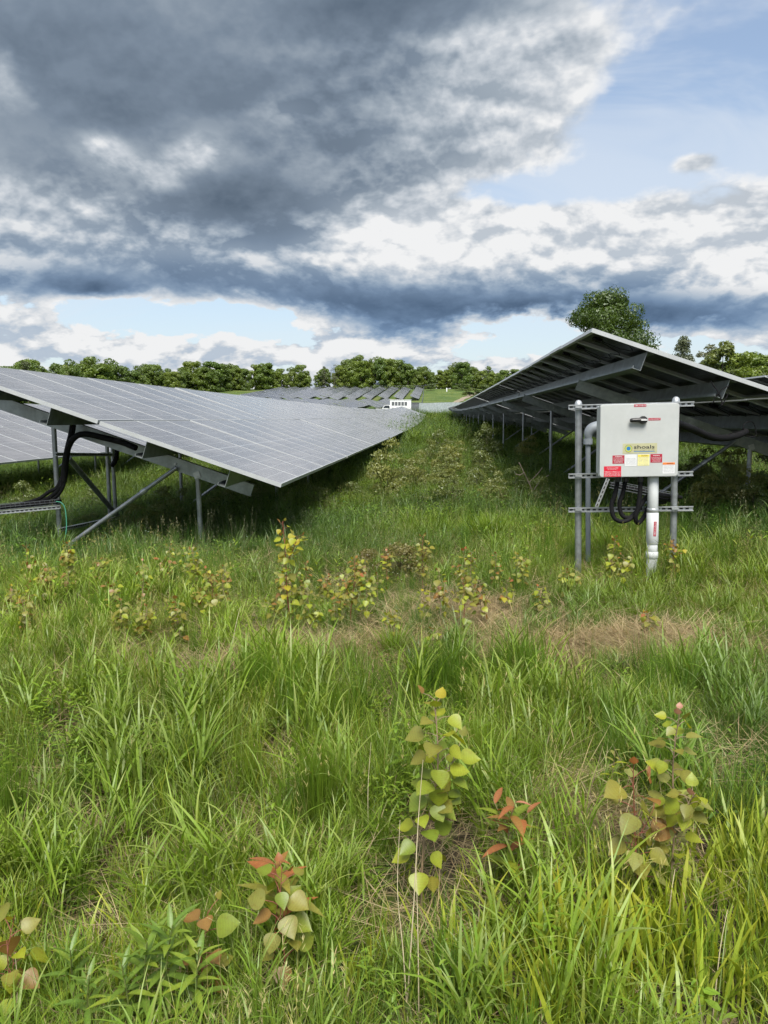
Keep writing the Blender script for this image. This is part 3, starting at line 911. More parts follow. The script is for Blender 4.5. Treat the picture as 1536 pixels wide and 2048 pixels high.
gw = [at_depth(*p) for p in ((112, 1003, 8.72), (122, 1005, 8.7), (129, 1014, 8.7), (132, 1030, 8.7), (133, 1055, 8.7), (130, 1075, 8.7), (126, 1090, 8.7), (118, 1100, 8.7), (113, 1112, 8.7), (112, 1122, 8.7))]
mb = MB(gw[-1]); mb.tube(spline(gw, 5), .0062, 6)
g = mb.obj('ground_wire', M['green_wire'], None, gw[-1]); tag(g, 'thin green earth wire running down the post beside the tray', 'wire')

# ---------------------------------------------------------------- foliage materials and trees
def leaf_mat(name, tinted=False, trans=.36, gloss=.05, mottle=False):
    m, W = new_mat(name)
    a = W.n('ShaderNodeAttribute', attribute_type='GEOMETRY', attribute_name='col').outputs['Color']
    if tinted:
        t = W.n('ShaderNodeAttribute', attribute_type='INSTANCER', attribute_name='tint').outputs['Color']
        a = W.mix(1.0, a, t, blend='MULTIPLY')
    else:
        oi = W.n('ShaderNodeObjectInfo').outputs['Random']
        a = W.mix(W.m('MULTIPLY_ADD', oi, .45, .0), a, W.mix(1.0, a, (1.42, 1.14, .72, 1), blend='MULTIPLY'))
        if mottle:
            tc = W.n('ShaderNodeTexCoord').outputs['Object']
            wv = W.n('ShaderNodeTexWave', wave_type='BANDS', bands_direction='X'); W.put(wv.inputs['Vector'], tc)
            wv.inputs['Scale'].default_value = 2.6; wv.inputs['Distortion'].default_value = 3.0; wv.inputs['Detail'].default_value = 2
            ns = W.noise(tc, 5.0, 5, .7)
            a = W.mix(W.smooth(wv.outputs[1], .0, .25, .35, .0), a, W.mix(1.0, a, (1.3, 1.3, 1.2, 1), blend='MULTIPLY'))
            a = W.mix(W.smooth(ns, .50, .72, 0, .55), a, W.mix(1.0, a, (.85, .62, .5, 1), blend='MULTIPLY'))
    df = W.n('ShaderNodeBsdfDiffuse'); W.put(df.inputs[0], a)
    tl = W.n('ShaderNodeBsdfTranslucent'); W.put(tl.inputs[0], W.mix(1.0, a, (1.25, 1.2, .55, 1), blend='MULTIPLY'))
    mx = W.n('ShaderNodeMixShader'); mx.inputs[0].default_value = trans
    W.t.links.new(df.outputs[0], mx.inputs[1]); W.t.links.new(tl.outputs[0], mx.inputs[2])
    gl = W.n('ShaderNodeBsdfGlossy'); gl.inputs['Roughness'].default_value = .42; gl.inputs[0].default_value = (.8, .85, .85, 1)
    m2 = W.n('ShaderNodeMixShader'); m2.inputs[0].default_value = gloss
    W.t.links.new(mx.outputs[0], m2.inputs[1]); W.t.links.new(gl.outputs[0], m2.inputs[2])
    finish(W, m2.outputs[0])
    return m
M['leaf'] = leaf_mat('tree_foliage')
M['grass'] = leaf_mat('meadow_foliage', tinted=True, trans=.34, gloss=.025)
M['leafobj'] = leaf_mat('sapling_leaf', trans=.38, gloss=.03, mottle=True)
M['clump'] = leaf_mat('clump_foliage', trans=.36, gloss=.025)

def poly_mesh(name, co, faces, cols, mat, smooth=False):
    """mesh from arrays with a point colour attribute"""
    me = bpy.data.meshes.new(name)
    me.from_pydata(co.tolist() if hasattr(co, 'tolist') else co, [], faces.tolist() if hasattr(faces, 'tolist') else faces)
    at = me.color_attributes.new('col', 'FLOAT_COLOR', 'POINT')
    c = np.ones((len(co), 4)); c[:, :3] = cols
    at.data.foreach_set('color', c.ravel())
    if smooth: me.polygons.foreach_set('use_smooth', [True] * len(me.polygons))
    if mat: me.materials.append(mat)
    me.update()
    return me

def crown_mesh(name, seed, h, rx, n_lobes, n_leaf, leaf, c0, c1, z0=.18, shape='round', lobe_r=.34, hang=False, rough=.55):
    """leaf-sized faces spread over many lobes; unit: metres, base of the tree at z = 0"""
    g = np.random.default_rng(seed)
    L = []
    for i in range(n_lobes):
        t = g.uniform(0, 1)
        if shape == 'round':
            prof = math.sin(math.pi * min(1, .16 + t * .80)) ** .6
        elif shape == 'dome':
            prof = (1 - t ** 3.4) ** .6 * min(1, .72 + t * .8)
        elif shape == 'cone':
            prof = 1.02 - t
        else:
            prof = math.sin(math.pi * (.12 + t * .84)) ** .9
        ph = g.uniform(0, 2 * math.pi); rr = rx * prof * math.sqrt(g.uniform(.05, 1)) * .78
        z = h * (z0 + (1 - z0) * (t * .92 + .02))
        lr = rx * lobe_r * g.uniform(.65, 1.25) * (1.0 if shape != 'cone' else (.45 + .6 * (1 - t)))
        L.append((rr * math.cos(ph), rr * math.sin(ph), z, lr, g.uniform(0, 1)))
    L = np.array(L)
    w = L[:, 3] ** 2; w /= w.sum()
    k = g.choice(n_lobes, n_leaf, p=w)
    v = g.normal(size=(n_leaf, 3)); v /= np.linalg.norm(v, axis=1)[:, None]
    if not hang: v[:, 2] = np.where(v[:, 2] < -.35, -v[:, 2] * .6, v[:, 2])
    rad = g.uniform(.55, 1.08, n_leaf) ** .6
    lump = 1 + .18 * np.sin(v[:, 0] * 5 + L[k, 4] * 9) * np.sin(v[:, 1] * 5 + L[k, 4] * 5)
    p = L[k, :3] + v * (L[k, 3] * rad * lump)[:, None] * np.array([1, 1, .78])
    nrm = v + g.normal(size=(n_leaf, 3)) * rough; nrm /= np.linalg.norm(nrm, axis=1)[:, None]
    a = np.cross(nrm, g.normal(size=(n_leaf, 3))); a /= np.linalg.norm(a, axis=1)[:, None]
    b = np.cross(nrm, a)
    s = leaf * g.uniform(.55, 1.3, n_leaf)
    a *= s[:, None]; b *= (s * g.uniform(.45, .9, n_leaf))[:, None]
    bend = nrm * (s * g.uniform(-.25, .25, n_leaf))[:, None]
    co = np.stack([p - a, p - b * .8 + bend, p + a, p + b * .8 + bend], 1).reshape(-1, 3)
    f = np.arange(n_leaf * 4).reshape(-1, 4)
    mixv = np.clip(L[k, 4] * .6 + g.uniform(0, .5, n_leaf), 0, 1)[:, None]
    col = np.array(c0) * (1 - mixv) + np.array(c1) * mixv
    return poly_mesh(name, co, f, np.repeat(col, 4, 0), M['leaf'])

def trunk_mesh(name, seed, h, r, limbs, reach, z_first=.25, droop=0.0):
    g = random.Random(seed)
    mb = MB()
    pts = [Vector((0, 0, -.3))]
    for i in range(1, 7):
        pts.append(Vector((g.uniform(-.02, .02) * h, g.uniform(-.02, .02) * h, h * i / 6 * .9)))
    mb.tube(pts, [r * (1.25 - i * .19) for i in range(7)], 9)
    for k in range(limbs):
        t = z_first + (1 - z_first) * (k + .5) / limbs * .85
        z = t * h * .9
        ph = k * 2.4 + g.uniform(-.4, .4)
        l = reach * (1 - .55 * t) * g.uniform(.7, 1.1)
        i = min(5, int(t * 6)); s0 = pts[i].lerp(pts[i + 1], t * 6 - i)
        d = Vector((math.cos(ph), math.sin(ph), 0))
        q = [s0, s0 + d * l * .4 + Vector((0, 0, l * (.28 - droop))), s0 + d * l * .75 + Vector((0, 0, l * (.5 - droop * 2))), s0 + d * l + Vector((0, 0, l * (.62 - droop * 3)))]
        rr = r * .42 * (1 - .5 * t)
        mb.tube(q, [rr, rr * .7, rr * .4, rr * .12], 6)
        for m in range(2):
            u = q[1 + m]; d2 = Vector((math.cos(ph + (1 if m else -1) * .8), math.sin(ph + (1 if m else -1) * .8), .35))
            mb.tube([u, u + d2 * l * .2, u + d2 * l * .4 + Vector((0, 0, .1 * l))], [rr * .4, rr * .25, rr * .06], 5)
    return mb.mesh(name, M['bark'])

GR1, GR2 = (.050, .085, .016), (.105, .150, .028)
crowns = [
    crown_mesh('crown', 1, 16, 6.4, 44, 6400, .40, (0.089, 0.142, 0.024), (0.167, 0.241, 0.045), .02, 'round', .25, True),
    crown_mesh('crown', 2, 18, 7.0, 50, 7200, .42, (0.078, 0.133, 0.024), (0.148, 0.224, 0.042), .02, 'round', .24, True),
    crown_mesh('crown', 3, 15, 5.2, 36, 5600, .38, (0.104, 0.163, 0.022), (0.192, 0.267, 0.042), .03, 'round', .27, True),
    crown_mesh('crown', 4, 17, 4.8, 36, 5600, .38, (0.092, 0.133, 0.042), (0.159, 0.211, 0.068), .03, 'oval', .27, True),
    crown_mesh('crown', 5, 20, 8.0, 56, 8600, .44, (0.074, 0.133, 0.021), (0.152, 0.232, 0.038), .02, 'round', .22, True),
]
trunks = [trunk_mesh('trunk', 20 + i, h, .22, 7, 4.0) for i, h in enumerate((16, 18, 15, 17, 20))]
HTS = (16, 18, 15, 17, 20)
def tree(kind, x, y, h, label, group, wide=1.0, name='broadleaf_tree'):
    z = float(tz(x, y)) - .2
    s = h / HTS[kind]
    r = empty(name, (x, y, z), (0, 0, rnd.uniform(0, 6.28)))
    r.scale = (s * wide * 1.2, s * wide * 1.2, s)
    tag(r, label, 'tree', group)
    link('trunk', trunks[kind], r); link('crown', crowns[kind], r)
    return r
def tree_px(kind, px, top, Y, label, group, wide=1.0):
    p = at_depth(px, top, Y)
    h = p.z - float(tz(p.x, Y))
    return tree(kind, p.x, Y, h, label, group, wide)
# wood behind the left row: crown line read from the photograph, nearer at the far left
LW = 'leafy tree in the wood that rises behind the glass-side row'
gwood = 'wood behind the glass-side row'
def line(px, pts):
    return float(np.interp(px, [p[0] for p in pts], [p[1] for p in pts]))
tops = [(-300, 720), (-60, 728), (0, 738), (20, 738), (50, 716), (68, 722), (80, 745), (95, 728), (150, 722), (200, 717), (245, 722), (262, 735), (330, 730), (400, 724), (470, 728), (540, 727), (600, 731), (628, 752)]
for px in np.arange(-300, 622, 14):
    px = px + rnd.uniform(-8, 8)
    Y = line(px, [(-300, 250), (0, 300), (300, 400), (600, 478)]) + rnd.uniform(-14, 10)
    tree_px(rnd.choice((0, 1, 2, 3, 4)), px, line(px, tops) + rnd.uniform(-7, 14), Y, LW, gwood, rnd.uniform(.7, 1.25))
for px in np.arange(-290, 622, 30):
    px = px + rnd.uniform(-8, 8)
    Y = line(px, [(-300, 262), (0, 318), (300, 420), (600, 492)]) + rnd.uniform(0, 18)
    tree_px(rnd.choice((0, 1, 3)), px, line(px, tops) + rnd.uniform(4, 14), Y, 'tree in the second rank of the wood behind the glass-side row', 'second rank of the wood', 1.1)
# wood above the hillside panels
HW = 'leafy tree in the wood above the hillside panels'
tops = [(630, 745), (648, 726), (664, 740), (676, 730), (700, 715), (730, 711), (755, 716), (790, 722), (830, 732), (880, 738), (900, 728), (925, 722), (948, 728), (975, 734), (1000, 737), (1040, 738), (1200, 735)]
for px in list(np.arange(640, 1230, 12)):
    if 652 < px < 672: continue
    px = px + rnd.uniform(-5, 5)
    tree_px(rnd.choice((0, 1, 2, 4)), px, line(px, tops) + rnd.uniform(-6, 10), 486 + rnd.uniform(-12, 14), HW, 'wood above the hillside panels', rnd.uniform(.7, 1.15))
for px in np.arange(690, 1230, 24):
    tree_px(rnd.choice((1, 4)), px + rnd.uniform(-6, 6), line(px, tops) + rnd.uniform(5, 12), 515 + rnd.uniform(-8, 14), 'tree in the second rank of the wood above the hillside panels', 'second rank of the hill wood', 1.0)
tree_px(2, 720, 720, 462, 'bright green round tree at the front of the hill wood', None, 1.15)
tree_px(1, 925, 723, 464, 'broad dark tree standing forward of the hill wood near the track', None, 1.1)

# big solitary tree behind the right-hand table
def solitary():
    Y = 92.0
    p = at_depth(1214, 572, Y)
    zg = float(tz(p.x, Y)); h = p.z - zg
    r = empty('maple_tree', (p.x, Y, zg - .2)); tag(r, 'tall solitary maple rising behind the raised end table', 'tree')
    me = crown_mesh('crown', 91, h, 7.4, 150, 56000, .155, (.030, .064, .008), (.072, .125, .014), .08, 'dome', .19, True, .38)
    link('crown', me, r); link('trunk', trunk_mesh('trunk', 78, h, .35, 12, 5.2), r)
solitary()
# spruce, pale half-bare tree and bushy trees at the right
def conifer(px, top, Y, label, seed):
    p = at_depth(px, top, Y); zg = float(tz(p.x, Y)); h = p.z - zg
    r = empty('spruce_tree', (p.x, Y, zg - .2)); tag(r, label, 'tree')
    link('crown', crown_mesh('crown', seed, h, h * .36, 110, 15000, .22, (.055, .078, .045), (.110, .140, .078), .04, 'cone', .34), r)
    link('trunk', trunk_mesh('trunk', seed, h, .2, 10, h * .14, .2, .25), r)
conifer(1368, 664, 150, 'dark blue-green spruce beside the pale thin tree', 5)
def thin_tree(px, top, Y, label, seed, leaves, c0, c1, name='thin_tree'):
    p = at_depth(px, top, Y); zg = float(tz(p.x, Y)); h = p.z - zg
    r = empty(name, (p.x, Y, zg - .2)); tag(r, label, 'tree')
    link('crown', crown_mesh('crown', seed, h, h * .17, 20, leaves, h * .016, c0, c1, .22, 'oval', .4), r)
    link('trunk', trunk_mesh('trunk', seed, h, .16, 14, h * .26, .2), r)
thin_tree(1418, 676, 152, 'pale grey-green thin tree between spruce and bushy tree', 6, 2600, (.10, .12, .07), (.17, .19, .11))
thin_tree(668, 722, 470, 'almost bare grey tree at a gap in the hill wood', 7, 260, (.12, .13, .08), (.18, .18, .12))
thin_tree(648, 730, 474, 'slender pale tree at the gap beside the almost bare tree', 8, 2200, (.08, .11, .05), (.13, .16, .07))
thin_tree(52, 716, 285, 'open-crowned airy tree standing above the far end of the wood', 9, 2200, (.06, .085, .03), (.11, .14, .05))
tree_px(3, 1446, 678, 140, 'fresh green bushy tree right of the pale thin tree', None, 1.0)
tree_px(2, 1482, 700, 138, 'yellow-green rounded tree at the foot of the wooded hill', None, .9)
for px, top, Y, k in ((1330, 735, 210, 0), (1500, 702, 300, 0), (1530, 704, 290, 4), (1556, 708, 305, 1), (1585, 712, 300, 2), (1455, 722, 310, 1), (1620, 705, 300, 4), (1660, 712, 300, 0), (1700, 715, 295, 1), (1515, 735, 200, 3), (1545, 730, 205, 0), (1290, 740, 230, 1), (1250, 742, 230, 2), (1590, 735, 205, 3)):
    tree_px(k, px, top, Y, 'leafy tree on the wooded hill beyond the underside row', 'wooded hill beyond the underside row', 1.25)

# ---------------------------------------------------------------- far rows of panels on the hillside
def far_panel_mat():
    m, W = new_mat('far_panels')
    g = W.n('ShaderNodeNewGeometry').outputs['Position']
    sp = W.n('ShaderNodeSeparateXYZ'); W.put(sp.inputs[0], g)
    f = W.m('FRACT', sp.outputs[1])
    c = W.mix(W.m('GREATER_THAN', f, .93), (.085, .090, .110, 1), (.45, .46, .48, 1))
    b = principled(W, **{'Base Color': c, 'Roughness': .22})
    finish(W, b.outputs[0]); return m
M['far_panel'] = far_panel_mat()
def far_row(xlow, y0, y1, label, group, seg=12.2):
    ym = (y0 + y1) / 2
    base = Vector((xlow - 2, ym, float(tz(xlow - 2, ym))))
    r = empty('solar_row', base); tag(r, label, 'solar row', group)
    y = y0
    k = 0
    posts = MB(base)
    while y + seg <= y1:
        za = float(tz(xlow - 2, y)) + .85 + rnd.uniform(-.12, .12); zb = float(tz(xlow - 2, y + seg)) + .85 + rnd.uniform(-.12, .12)
        mb = MB(base)
        ya, yb = y, y + seg - .15
        for lo, hi in ((0, PL), (PL + .04, 2 * PL + .04)):
            a = [Vector((xlow - lo * CT, ya, za + lo * ST)), Vector((xlow - hi * CT, ya, za + hi * ST)), Vector((xlow - hi * CT, yb, zb + hi * ST)), Vector((xlow - lo * CT, yb, zb + lo * ST))]
            n = Vector((ST, 0, CT)) * .05
            mb.cur = 1; mb.hexa([p - n for p in a] + a)
            mb.cur = 0; inset = Vector((ST, 0, CT)) * .004
            c = sum(a, Vector()) / 4
            mb.add([p + (c - p) * .012 + inset for p in a], [(0, 3, 2, 1)])
        mb.obj('table', [M['far_panel'], M['alu']], r)
        for yp in (y + 2.7, y + 9.3):
            for s in (1.1, 2.9):
                x = xlow - s * CT; zz = za + (zb - za) * (yp - y) / seg + s * ST
                posts.tube([(x, yp, float(tz(x, yp)) - .1), (x, yp, zz - .05)], .05, 5, cap=False)
        y += seg; k += 1
    po = posts.obj('post_line', M['post'], r); po['kind'] = 'stuff'
for k in range(12):
    far_row(-7.5 - 6.95 * k, 338 + rnd.uniform(-4, 4), 338 + 12.2 * 9.05 + 4, f'{(ORD + ["twelfth"])[k]} row up the hillside, counted from the pale fence line', 'rows of panels up the hillside')
for k in range(11):
    far_row(-15.5 - 6.95 * k, 205 + rnd.uniform(-4, 4), 205 + 12.2 * 8.05 + 4, f'{ORD[k]} row at the hill foot behind the white cabinet, counted from the cabinet', 'rows of panels at the foot of the hill')

# ---------------------------------------------------------------- white inverter cabinet, transformer, pickup, fences, track
def cabinet():
    Y = 150.0
    a = at_depth(780, 802, Y); b = at_depth(822, 800, Y)
    w = b.x - a.x; h = 3.2; zg = float(tz(a.x + w / 2, Y)) + .1; d = 2.6
    h = max(2.6, b.z - zg)
    base = Vector((a.x + w / 2, Y, zg))
    r = empty('inverter_cabinet', base); tag(r, 'white walk-in inverter cabinet with a row of dark louvres', 'cabinet')
    mb = MB(base); mb.box(base + Vector((0, d / 2, h / 2)), (w, d, h)); mb.obj('body', M['steel_white'], r)
    mb = MB(base); mb.box(base + Vector((0, d / 2, h + .04)), (w + .12, d + .12, .08)); mb.obj('roof', M['steel_white'], r)
    mb = MB(base); mb.box(base + Vector((0, d / 2, -.15)), (w + .3, d + .3, .3)); mb.obj('plinth', M['fabric'], r)
    for row, (z0, z1) in enumerate(((h - 1.05, h - .35), (h - 2.2, h - 1.5))):
        for k in range(5):
            x = -w / 2 + .3 + k * (w - .95) / 5 + .28
            mb = MB(base); mb.box(base + Vector((x, -.01, (z0 + z1) / 2)), (.48, .03, z1 - z0)); lo = mb.obj('louvre', M['steel_dark'], r)
    mb = MB(base); mb.box(base + Vector((w / 2 - .32, -.01, h * .45)), (.5, .03, h * .8)); mb.obj('door', M['steel_white'], r)
    # transformer beside it
    tx = at_depth(830, 806, 156); zg = float(tz(tx.x, 156)); b2 = Vector((tx.x, 156, zg)); hh = max(1.7, tx.z - zg)
    r = empty('transformer', b2); tag(r, 'dark grey pad transformer beside the white inverter cabinet', 'transformer')
    mb = MB(b2); mb.box(b2 + Vector((0, 0, hh / 2)), (1.5, 1.4, hh)); mb.obj('tank', M['steel_dark'], r)
    mb = MB(b2); mb.box(b2 + Vector((0, 0, hh + .05)), (1.6, 1.5, .1)); mb.obj('lid', M['steel_dark'], r)
    for k in range(6):
        mb = MB(b2); mb.box(b2 + Vector((-.6 + k * .24, -.85, hh * .5)), (.05, .3, hh * .7)); mb.obj('cooling_fin', M['fabric'], r)
cabinet()
def pickup():
    p = at_depth(776, 806, 172); zg = float(tz(p.x, 172)); b = Vector((p.x, 172, zg))
    r = empty('pickup_truck', b, (0, 0, R(62))); tag(r, 'white pickup truck parked by the white inverter cabinet', 'truck')
    mb = MB(); mb.hexa([(-.95, -2.7, .45), (.95, -2.7, .45), (.95, 2.7, .45), (-.95, 2.7, .45), (-.92, -2.65, 1.05), (.92, -2.65, 1.05), (.92, 2.6, 1.05), (-.92, 2.6, 1.05)]); mb.obj('body', M['steel_white'], r)
    mb = MB(); mb.hexa([(-.9, -1.2, 1.05), (.9, -1.2, 1.05), (.9, 1.0, 1.05), (-.9, 1.0, 1.05), (-.75, -.9, 1.85), (.75, -.9, 1.85), (.75, .35, 1.85), (-.75, .35, 1.85)]); cab = mb.obj('cab', M['steel_white'], r)
    mb = MB(); mb.add([(-.8, .93, 1.14), (.8, .93, 1.14), (.7, .46, 1.76), (-.7, .46, 1.76)], [(0, 1, 2, 3)]); mb.obj('windscreen', M['auto_glass'], cab, (0, .015, .008))
    for sx in (-1, 1):
        mb = MB(); mb.add([(sx * .905, -1.0, 1.14), (sx * .905, .75, 1.14), (sx * .79, .3, 1.74), (sx * .79, -.82, 1.74)], [(0, 1, 2, 3)]); mb.obj('side_window', M['auto_glass'], cab)
        for y in (-1.75, 1.75):
            mb = MB(); mb.tube([(sx * .72, y, .38), (sx * .97, y, .38)], .38, 16); mb.obj('wheel', M['rubber'], r)
pickup()
def fence(pts, h, label, n_rail=3, fabric=None, name='chain_fence', step=3.0, rad=.035):
    base = Vector((*pts[0], float(tz(*pts[0]))))
    r = empty(name, base); tag(r, label, 'fence')
    P2 = [Vector((x, y, 0)) for x, y in pts]
    for a, b in zip(P2[:-1], P2[1:]):
        L = (b - a).length; n = max(1, int(L / step))
        q = []
        for i in range(n + 1):
            p = a.lerp(b, i / n); z = float(tz(p.x, p.y)); q.append(Vector((p.x, p.y, z)))
            mb = MB(base); mb.tube([q[-1] - Vector((0, 0, .2)), q[-1] + Vector((0, 0, h))], rad, 6); mb.obj('post', M['post'], r)
        for k in range(n_rail):
            mb = MB(base); zz = h * (1 - k / max(1, n_rail - 1) * .95) if n_rail > 1 else h
            mb.tube([p + Vector((0, 0, zz - .02)) for p in q], .022, 5); mb.obj('rail', M['post'], r)
        if fabric:
            for i in range(n):
                mb = MB(base); off = (b - a).normalized().cross(Vector((0, 0, 1))) * .045
                mb.hexa([q[i] + off + Vector((0, 0, .05)), q[i + 1] + off + Vector((0, 0, .05)), q[i + 1] + off * 1.3 + Vector((0, 0, .05)), q[i] + off * 1.3 + Vector((0, 0, .05)),
                         q[i] + off + Vector((0, 0, h - .03)), q[i + 1] + off + Vector((0, 0, h - .03)), q[i + 1] + off * 1.3 + Vector((0, 0, h - .03)), q[i] + off * 1.3 + Vector((0, 0, h - .03))])
                mb.obj('panel', fabric, r)
xa = at_depth(838, 812, 166).x; xb = at_depth(1030, 812, 176).x
fence([(xa, 166), (xb, 176)], 2.3, 'grey fabric screened fence crossing behind the end of the aisle', 2, M['fabric'], 'screen_fence', 2.5)
xc = at_depth(848, 780, 458).x
fence([(xa, 167), (xc, 458)], 2.2, 'pale chain fence climbing the hillside beside the panel rows', 4, None, 'chain_fence', 4.0, .06)
fence([(xc, 459), (at_depth(640, 778, 462).x, 462)], 2.4, 'long chain fence along the hilltop in front of the wood', 4, None, 'chain_fence', 5.0, .06)

def track():
    pts = [(908, 818, 178), (905, 812, 200), (897, 806, 250), (905, 800, 290), (918, 795, 330), (934, 790, 370), (950, 786, 410), (975, 782, 450)]
    C = [at_depth(*p) for p in pts]
    C = spline([Vector((c.x, c.y, 0)) for c in C], 6)
    vs = []; fs = []
    for i, c in enumerate(C):
        t = (C[min(i + 1, len(C) - 1)] - C[max(i - 1, 0)]).normalized(); n = Vector((t.y, -t.x, 0))
        for o in (-1.5, -.5, .5, 1.5):
            p = c + n * (o + .3 * math.sin(i * 1.3 + o)); vs.append((p.x, p.y, float(tz(p.x, p.y)) + .12))
    for i in range(len(C) - 1):
        for k in range(3): fs.append((i * 4 + k, i * 4 + k + 1, i * 4 + k + 5, i * 4 + k + 4))
    me = bpy.data.meshes.new('dirt_track'); me.from_pydata(vs, [], fs)
    me.materials.append(plain('dry_dirt', (.26, .22, .16), .9, 0, .25, .4, .2))
    tag(link('dirt_track', me), 'pale dirt track winding up the green hillside', kind='structure')
track()
mk = at_depth(893.5, 781, 430); zg = float(tz(mk.x, 430)); mb = MB((mk.x, 430, zg))
mb.tube([(mk.x, 430, zg - .2), (mk.x, 430, zg + 1.9), (mk.x, 430, zg + 2.0)], [.28, .26, .1], 8)
tag(mb.obj('marker_post', M['steel_white'], None, (mk.x, 430, zg)), 'short white marker post on the green hillside', 'post')

bush_crowns = [crown_mesh('crown', 40 + i, 2.6, 1.5, 12, 1500, .16, (.045, .075, .016), (.10, .14, .028), .05, 'round', .42) for i in range(3)]
bush_stems = trunk_mesh('stem', 60, 2.2, .04, 9, 1.2, .1)
def bush(px, py, Y, h, w, label, group=None):
    p = at_depth(px, py, Y); z = float(tz(p.x, Y))
    r = empty('bush', (p.x, Y, z - .1), (0, 0, rnd.uniform(0, 6))); r.scale = (w / 3.0, w / 3.0, h / 2.6)
    tag(r, label, 'bush', group)
    link('crown', rnd.choice(bush_crowns), r); link('stem', bush_stems, r)
bush(862, 786, 440, 3.6, 6.0, 'dark round bush beside the pale hillside fence')
for px, py, Y, h, w in ((940, 792, 380, 4, 8), (965, 790, 390, 5, 9), (985, 795, 330, 4, 8), (1000, 798, 300, 4, 8), (955, 803, 260, 3, 6), (1020, 800, 280, 5, 9), (975, 806, 220, 3, 6), (925, 784, 440, 4, 9), (1050, 800, 250, 5, 9)):
    bush(px, py, Y, h, w, 'fresh green bush on the slope right of the dirt track', 'bushes on the slope by the track')

# ---------------------------------------------------------------- meadow: tufts scattered by geometry nodes
rng = np.random.default_rng(5)
def vnoise(x, y, s, seed):
    """smooth value noise in 0..1 at feature size s"""
    r = np.random.default_rng(seed).random((64, 64))
    u = np.asarray(x) / s; v = np.asarray(y) / s
    i = np.floor(u).astype(int); j = np.floor(v).astype(int)
    fu = u - i; fv = v - j
    fu = fu * fu * (3 - 2 * fu); fv = fv * fv * (3 - 2 * fv)
    g = lambda a, b: r[a % 64, b % 64]
    return (g(i, j) * (1 - fu) + g(i + 1, j) * fu) * (1 - fv) + (g(i, j + 1) * (1 - fu) + g(i + 1, j + 1) * fu) * fv

class Veg:
    """collects ribbons (blades, stalks) and leaves as arrays"""
    def __init__(self): self.co = []; self.f = []; self.c = []; self.n = 0
    def ribbon(self, P, side, w, cols):
        k = len(P)
        vs = []
        for i in range(k - 1):
            vs += [P[i] - side * w[i], P[i] + side * w[i]]
        vs.append(P[-1])
        b = self.n
        for i in range(k - 2):
            self.f.append((b + 2 * i, b + 2 * i + 1, b + 2 * i + 3, b + 2 * i + 2))
        self.f.append((b + 2 * (k - 2), b + 2 * (k - 2) + 1, b + 2 * (k - 1)))
        self.co += [tuple(v) for v in vs]
        for i in range(k - 1): self.c += [tuple(cols[i])] * 2
        self.c.append(tuple(cols[-1]))
        self.n += len(vs)
    def blade(self, base, phi, L, W, tilt, curl, c_base, c_tip, seg=5, twist=0.0):
        d = np.array([math.cos(phi), math.sin(phi), 0]); s = np.array([-math.sin(phi), math.cos(phi), 0])
        P = [np.array(base, float)]
        for i in range(seg):
            t = (i + .5) / seg
            a = tilt + curl * t ** 1.4
            P.append(P[-1] + (d * math.sin(a) + np.array([0, 0, 1]) * math.cos(a)) * (L / seg))
        ts = np.linspace(0, 1, seg + 1)
        w = [W * .5 * (.55 + .45 * min(1, t * 3)) * (1 - t ** 2.2) for t in ts]
        side = s * math.cos(twist) + d * math.sin(twist)
        cb, ct = np.array(c_base), np.array(c_tip)
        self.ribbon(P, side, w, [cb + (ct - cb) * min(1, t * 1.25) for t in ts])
    def leaf(self, base, d, up, L, W, col, fold=.25, droop=.3, seg=4):
        """lance leaf with a folded midrib: two rows of faces"""
        d = np.array(d, float); d /= np.linalg.norm(d)
        s = np.cross(d, up); s /= np.linalg.norm(s) + 1e-9
        nrm = np.cross(s, d)
        b = self.n
        vs = []; k = seg + 1
        for i in range(k):
            t = i / seg
            p = np.array(base) + d * L * t - np.array([0, 0, 1]) * droop * L * t * t
            w = W * .5 * math.sin(math.pi * min(1, (.08 + .92 * t)) ** .8) if i < seg else 0
            vs += [p - s * w + nrm * w * fold, p, p + s * w + nrm * w * fold]
        for i in range(seg):
            o = b + 3 * i
            self.f += [(o, o + 1, o + 4, o + 3), (o + 1, o + 2, o + 5, o + 4)]
        self.co += [tuple(v) for v in vs]; self.c += [tuple(np.array(col))] * len(vs); self.n += len(vs)
    def mesh(self, name, mat):
        return poly_mesh(name, self.co, self.f, np.array(self.c), mat, smooth=False)

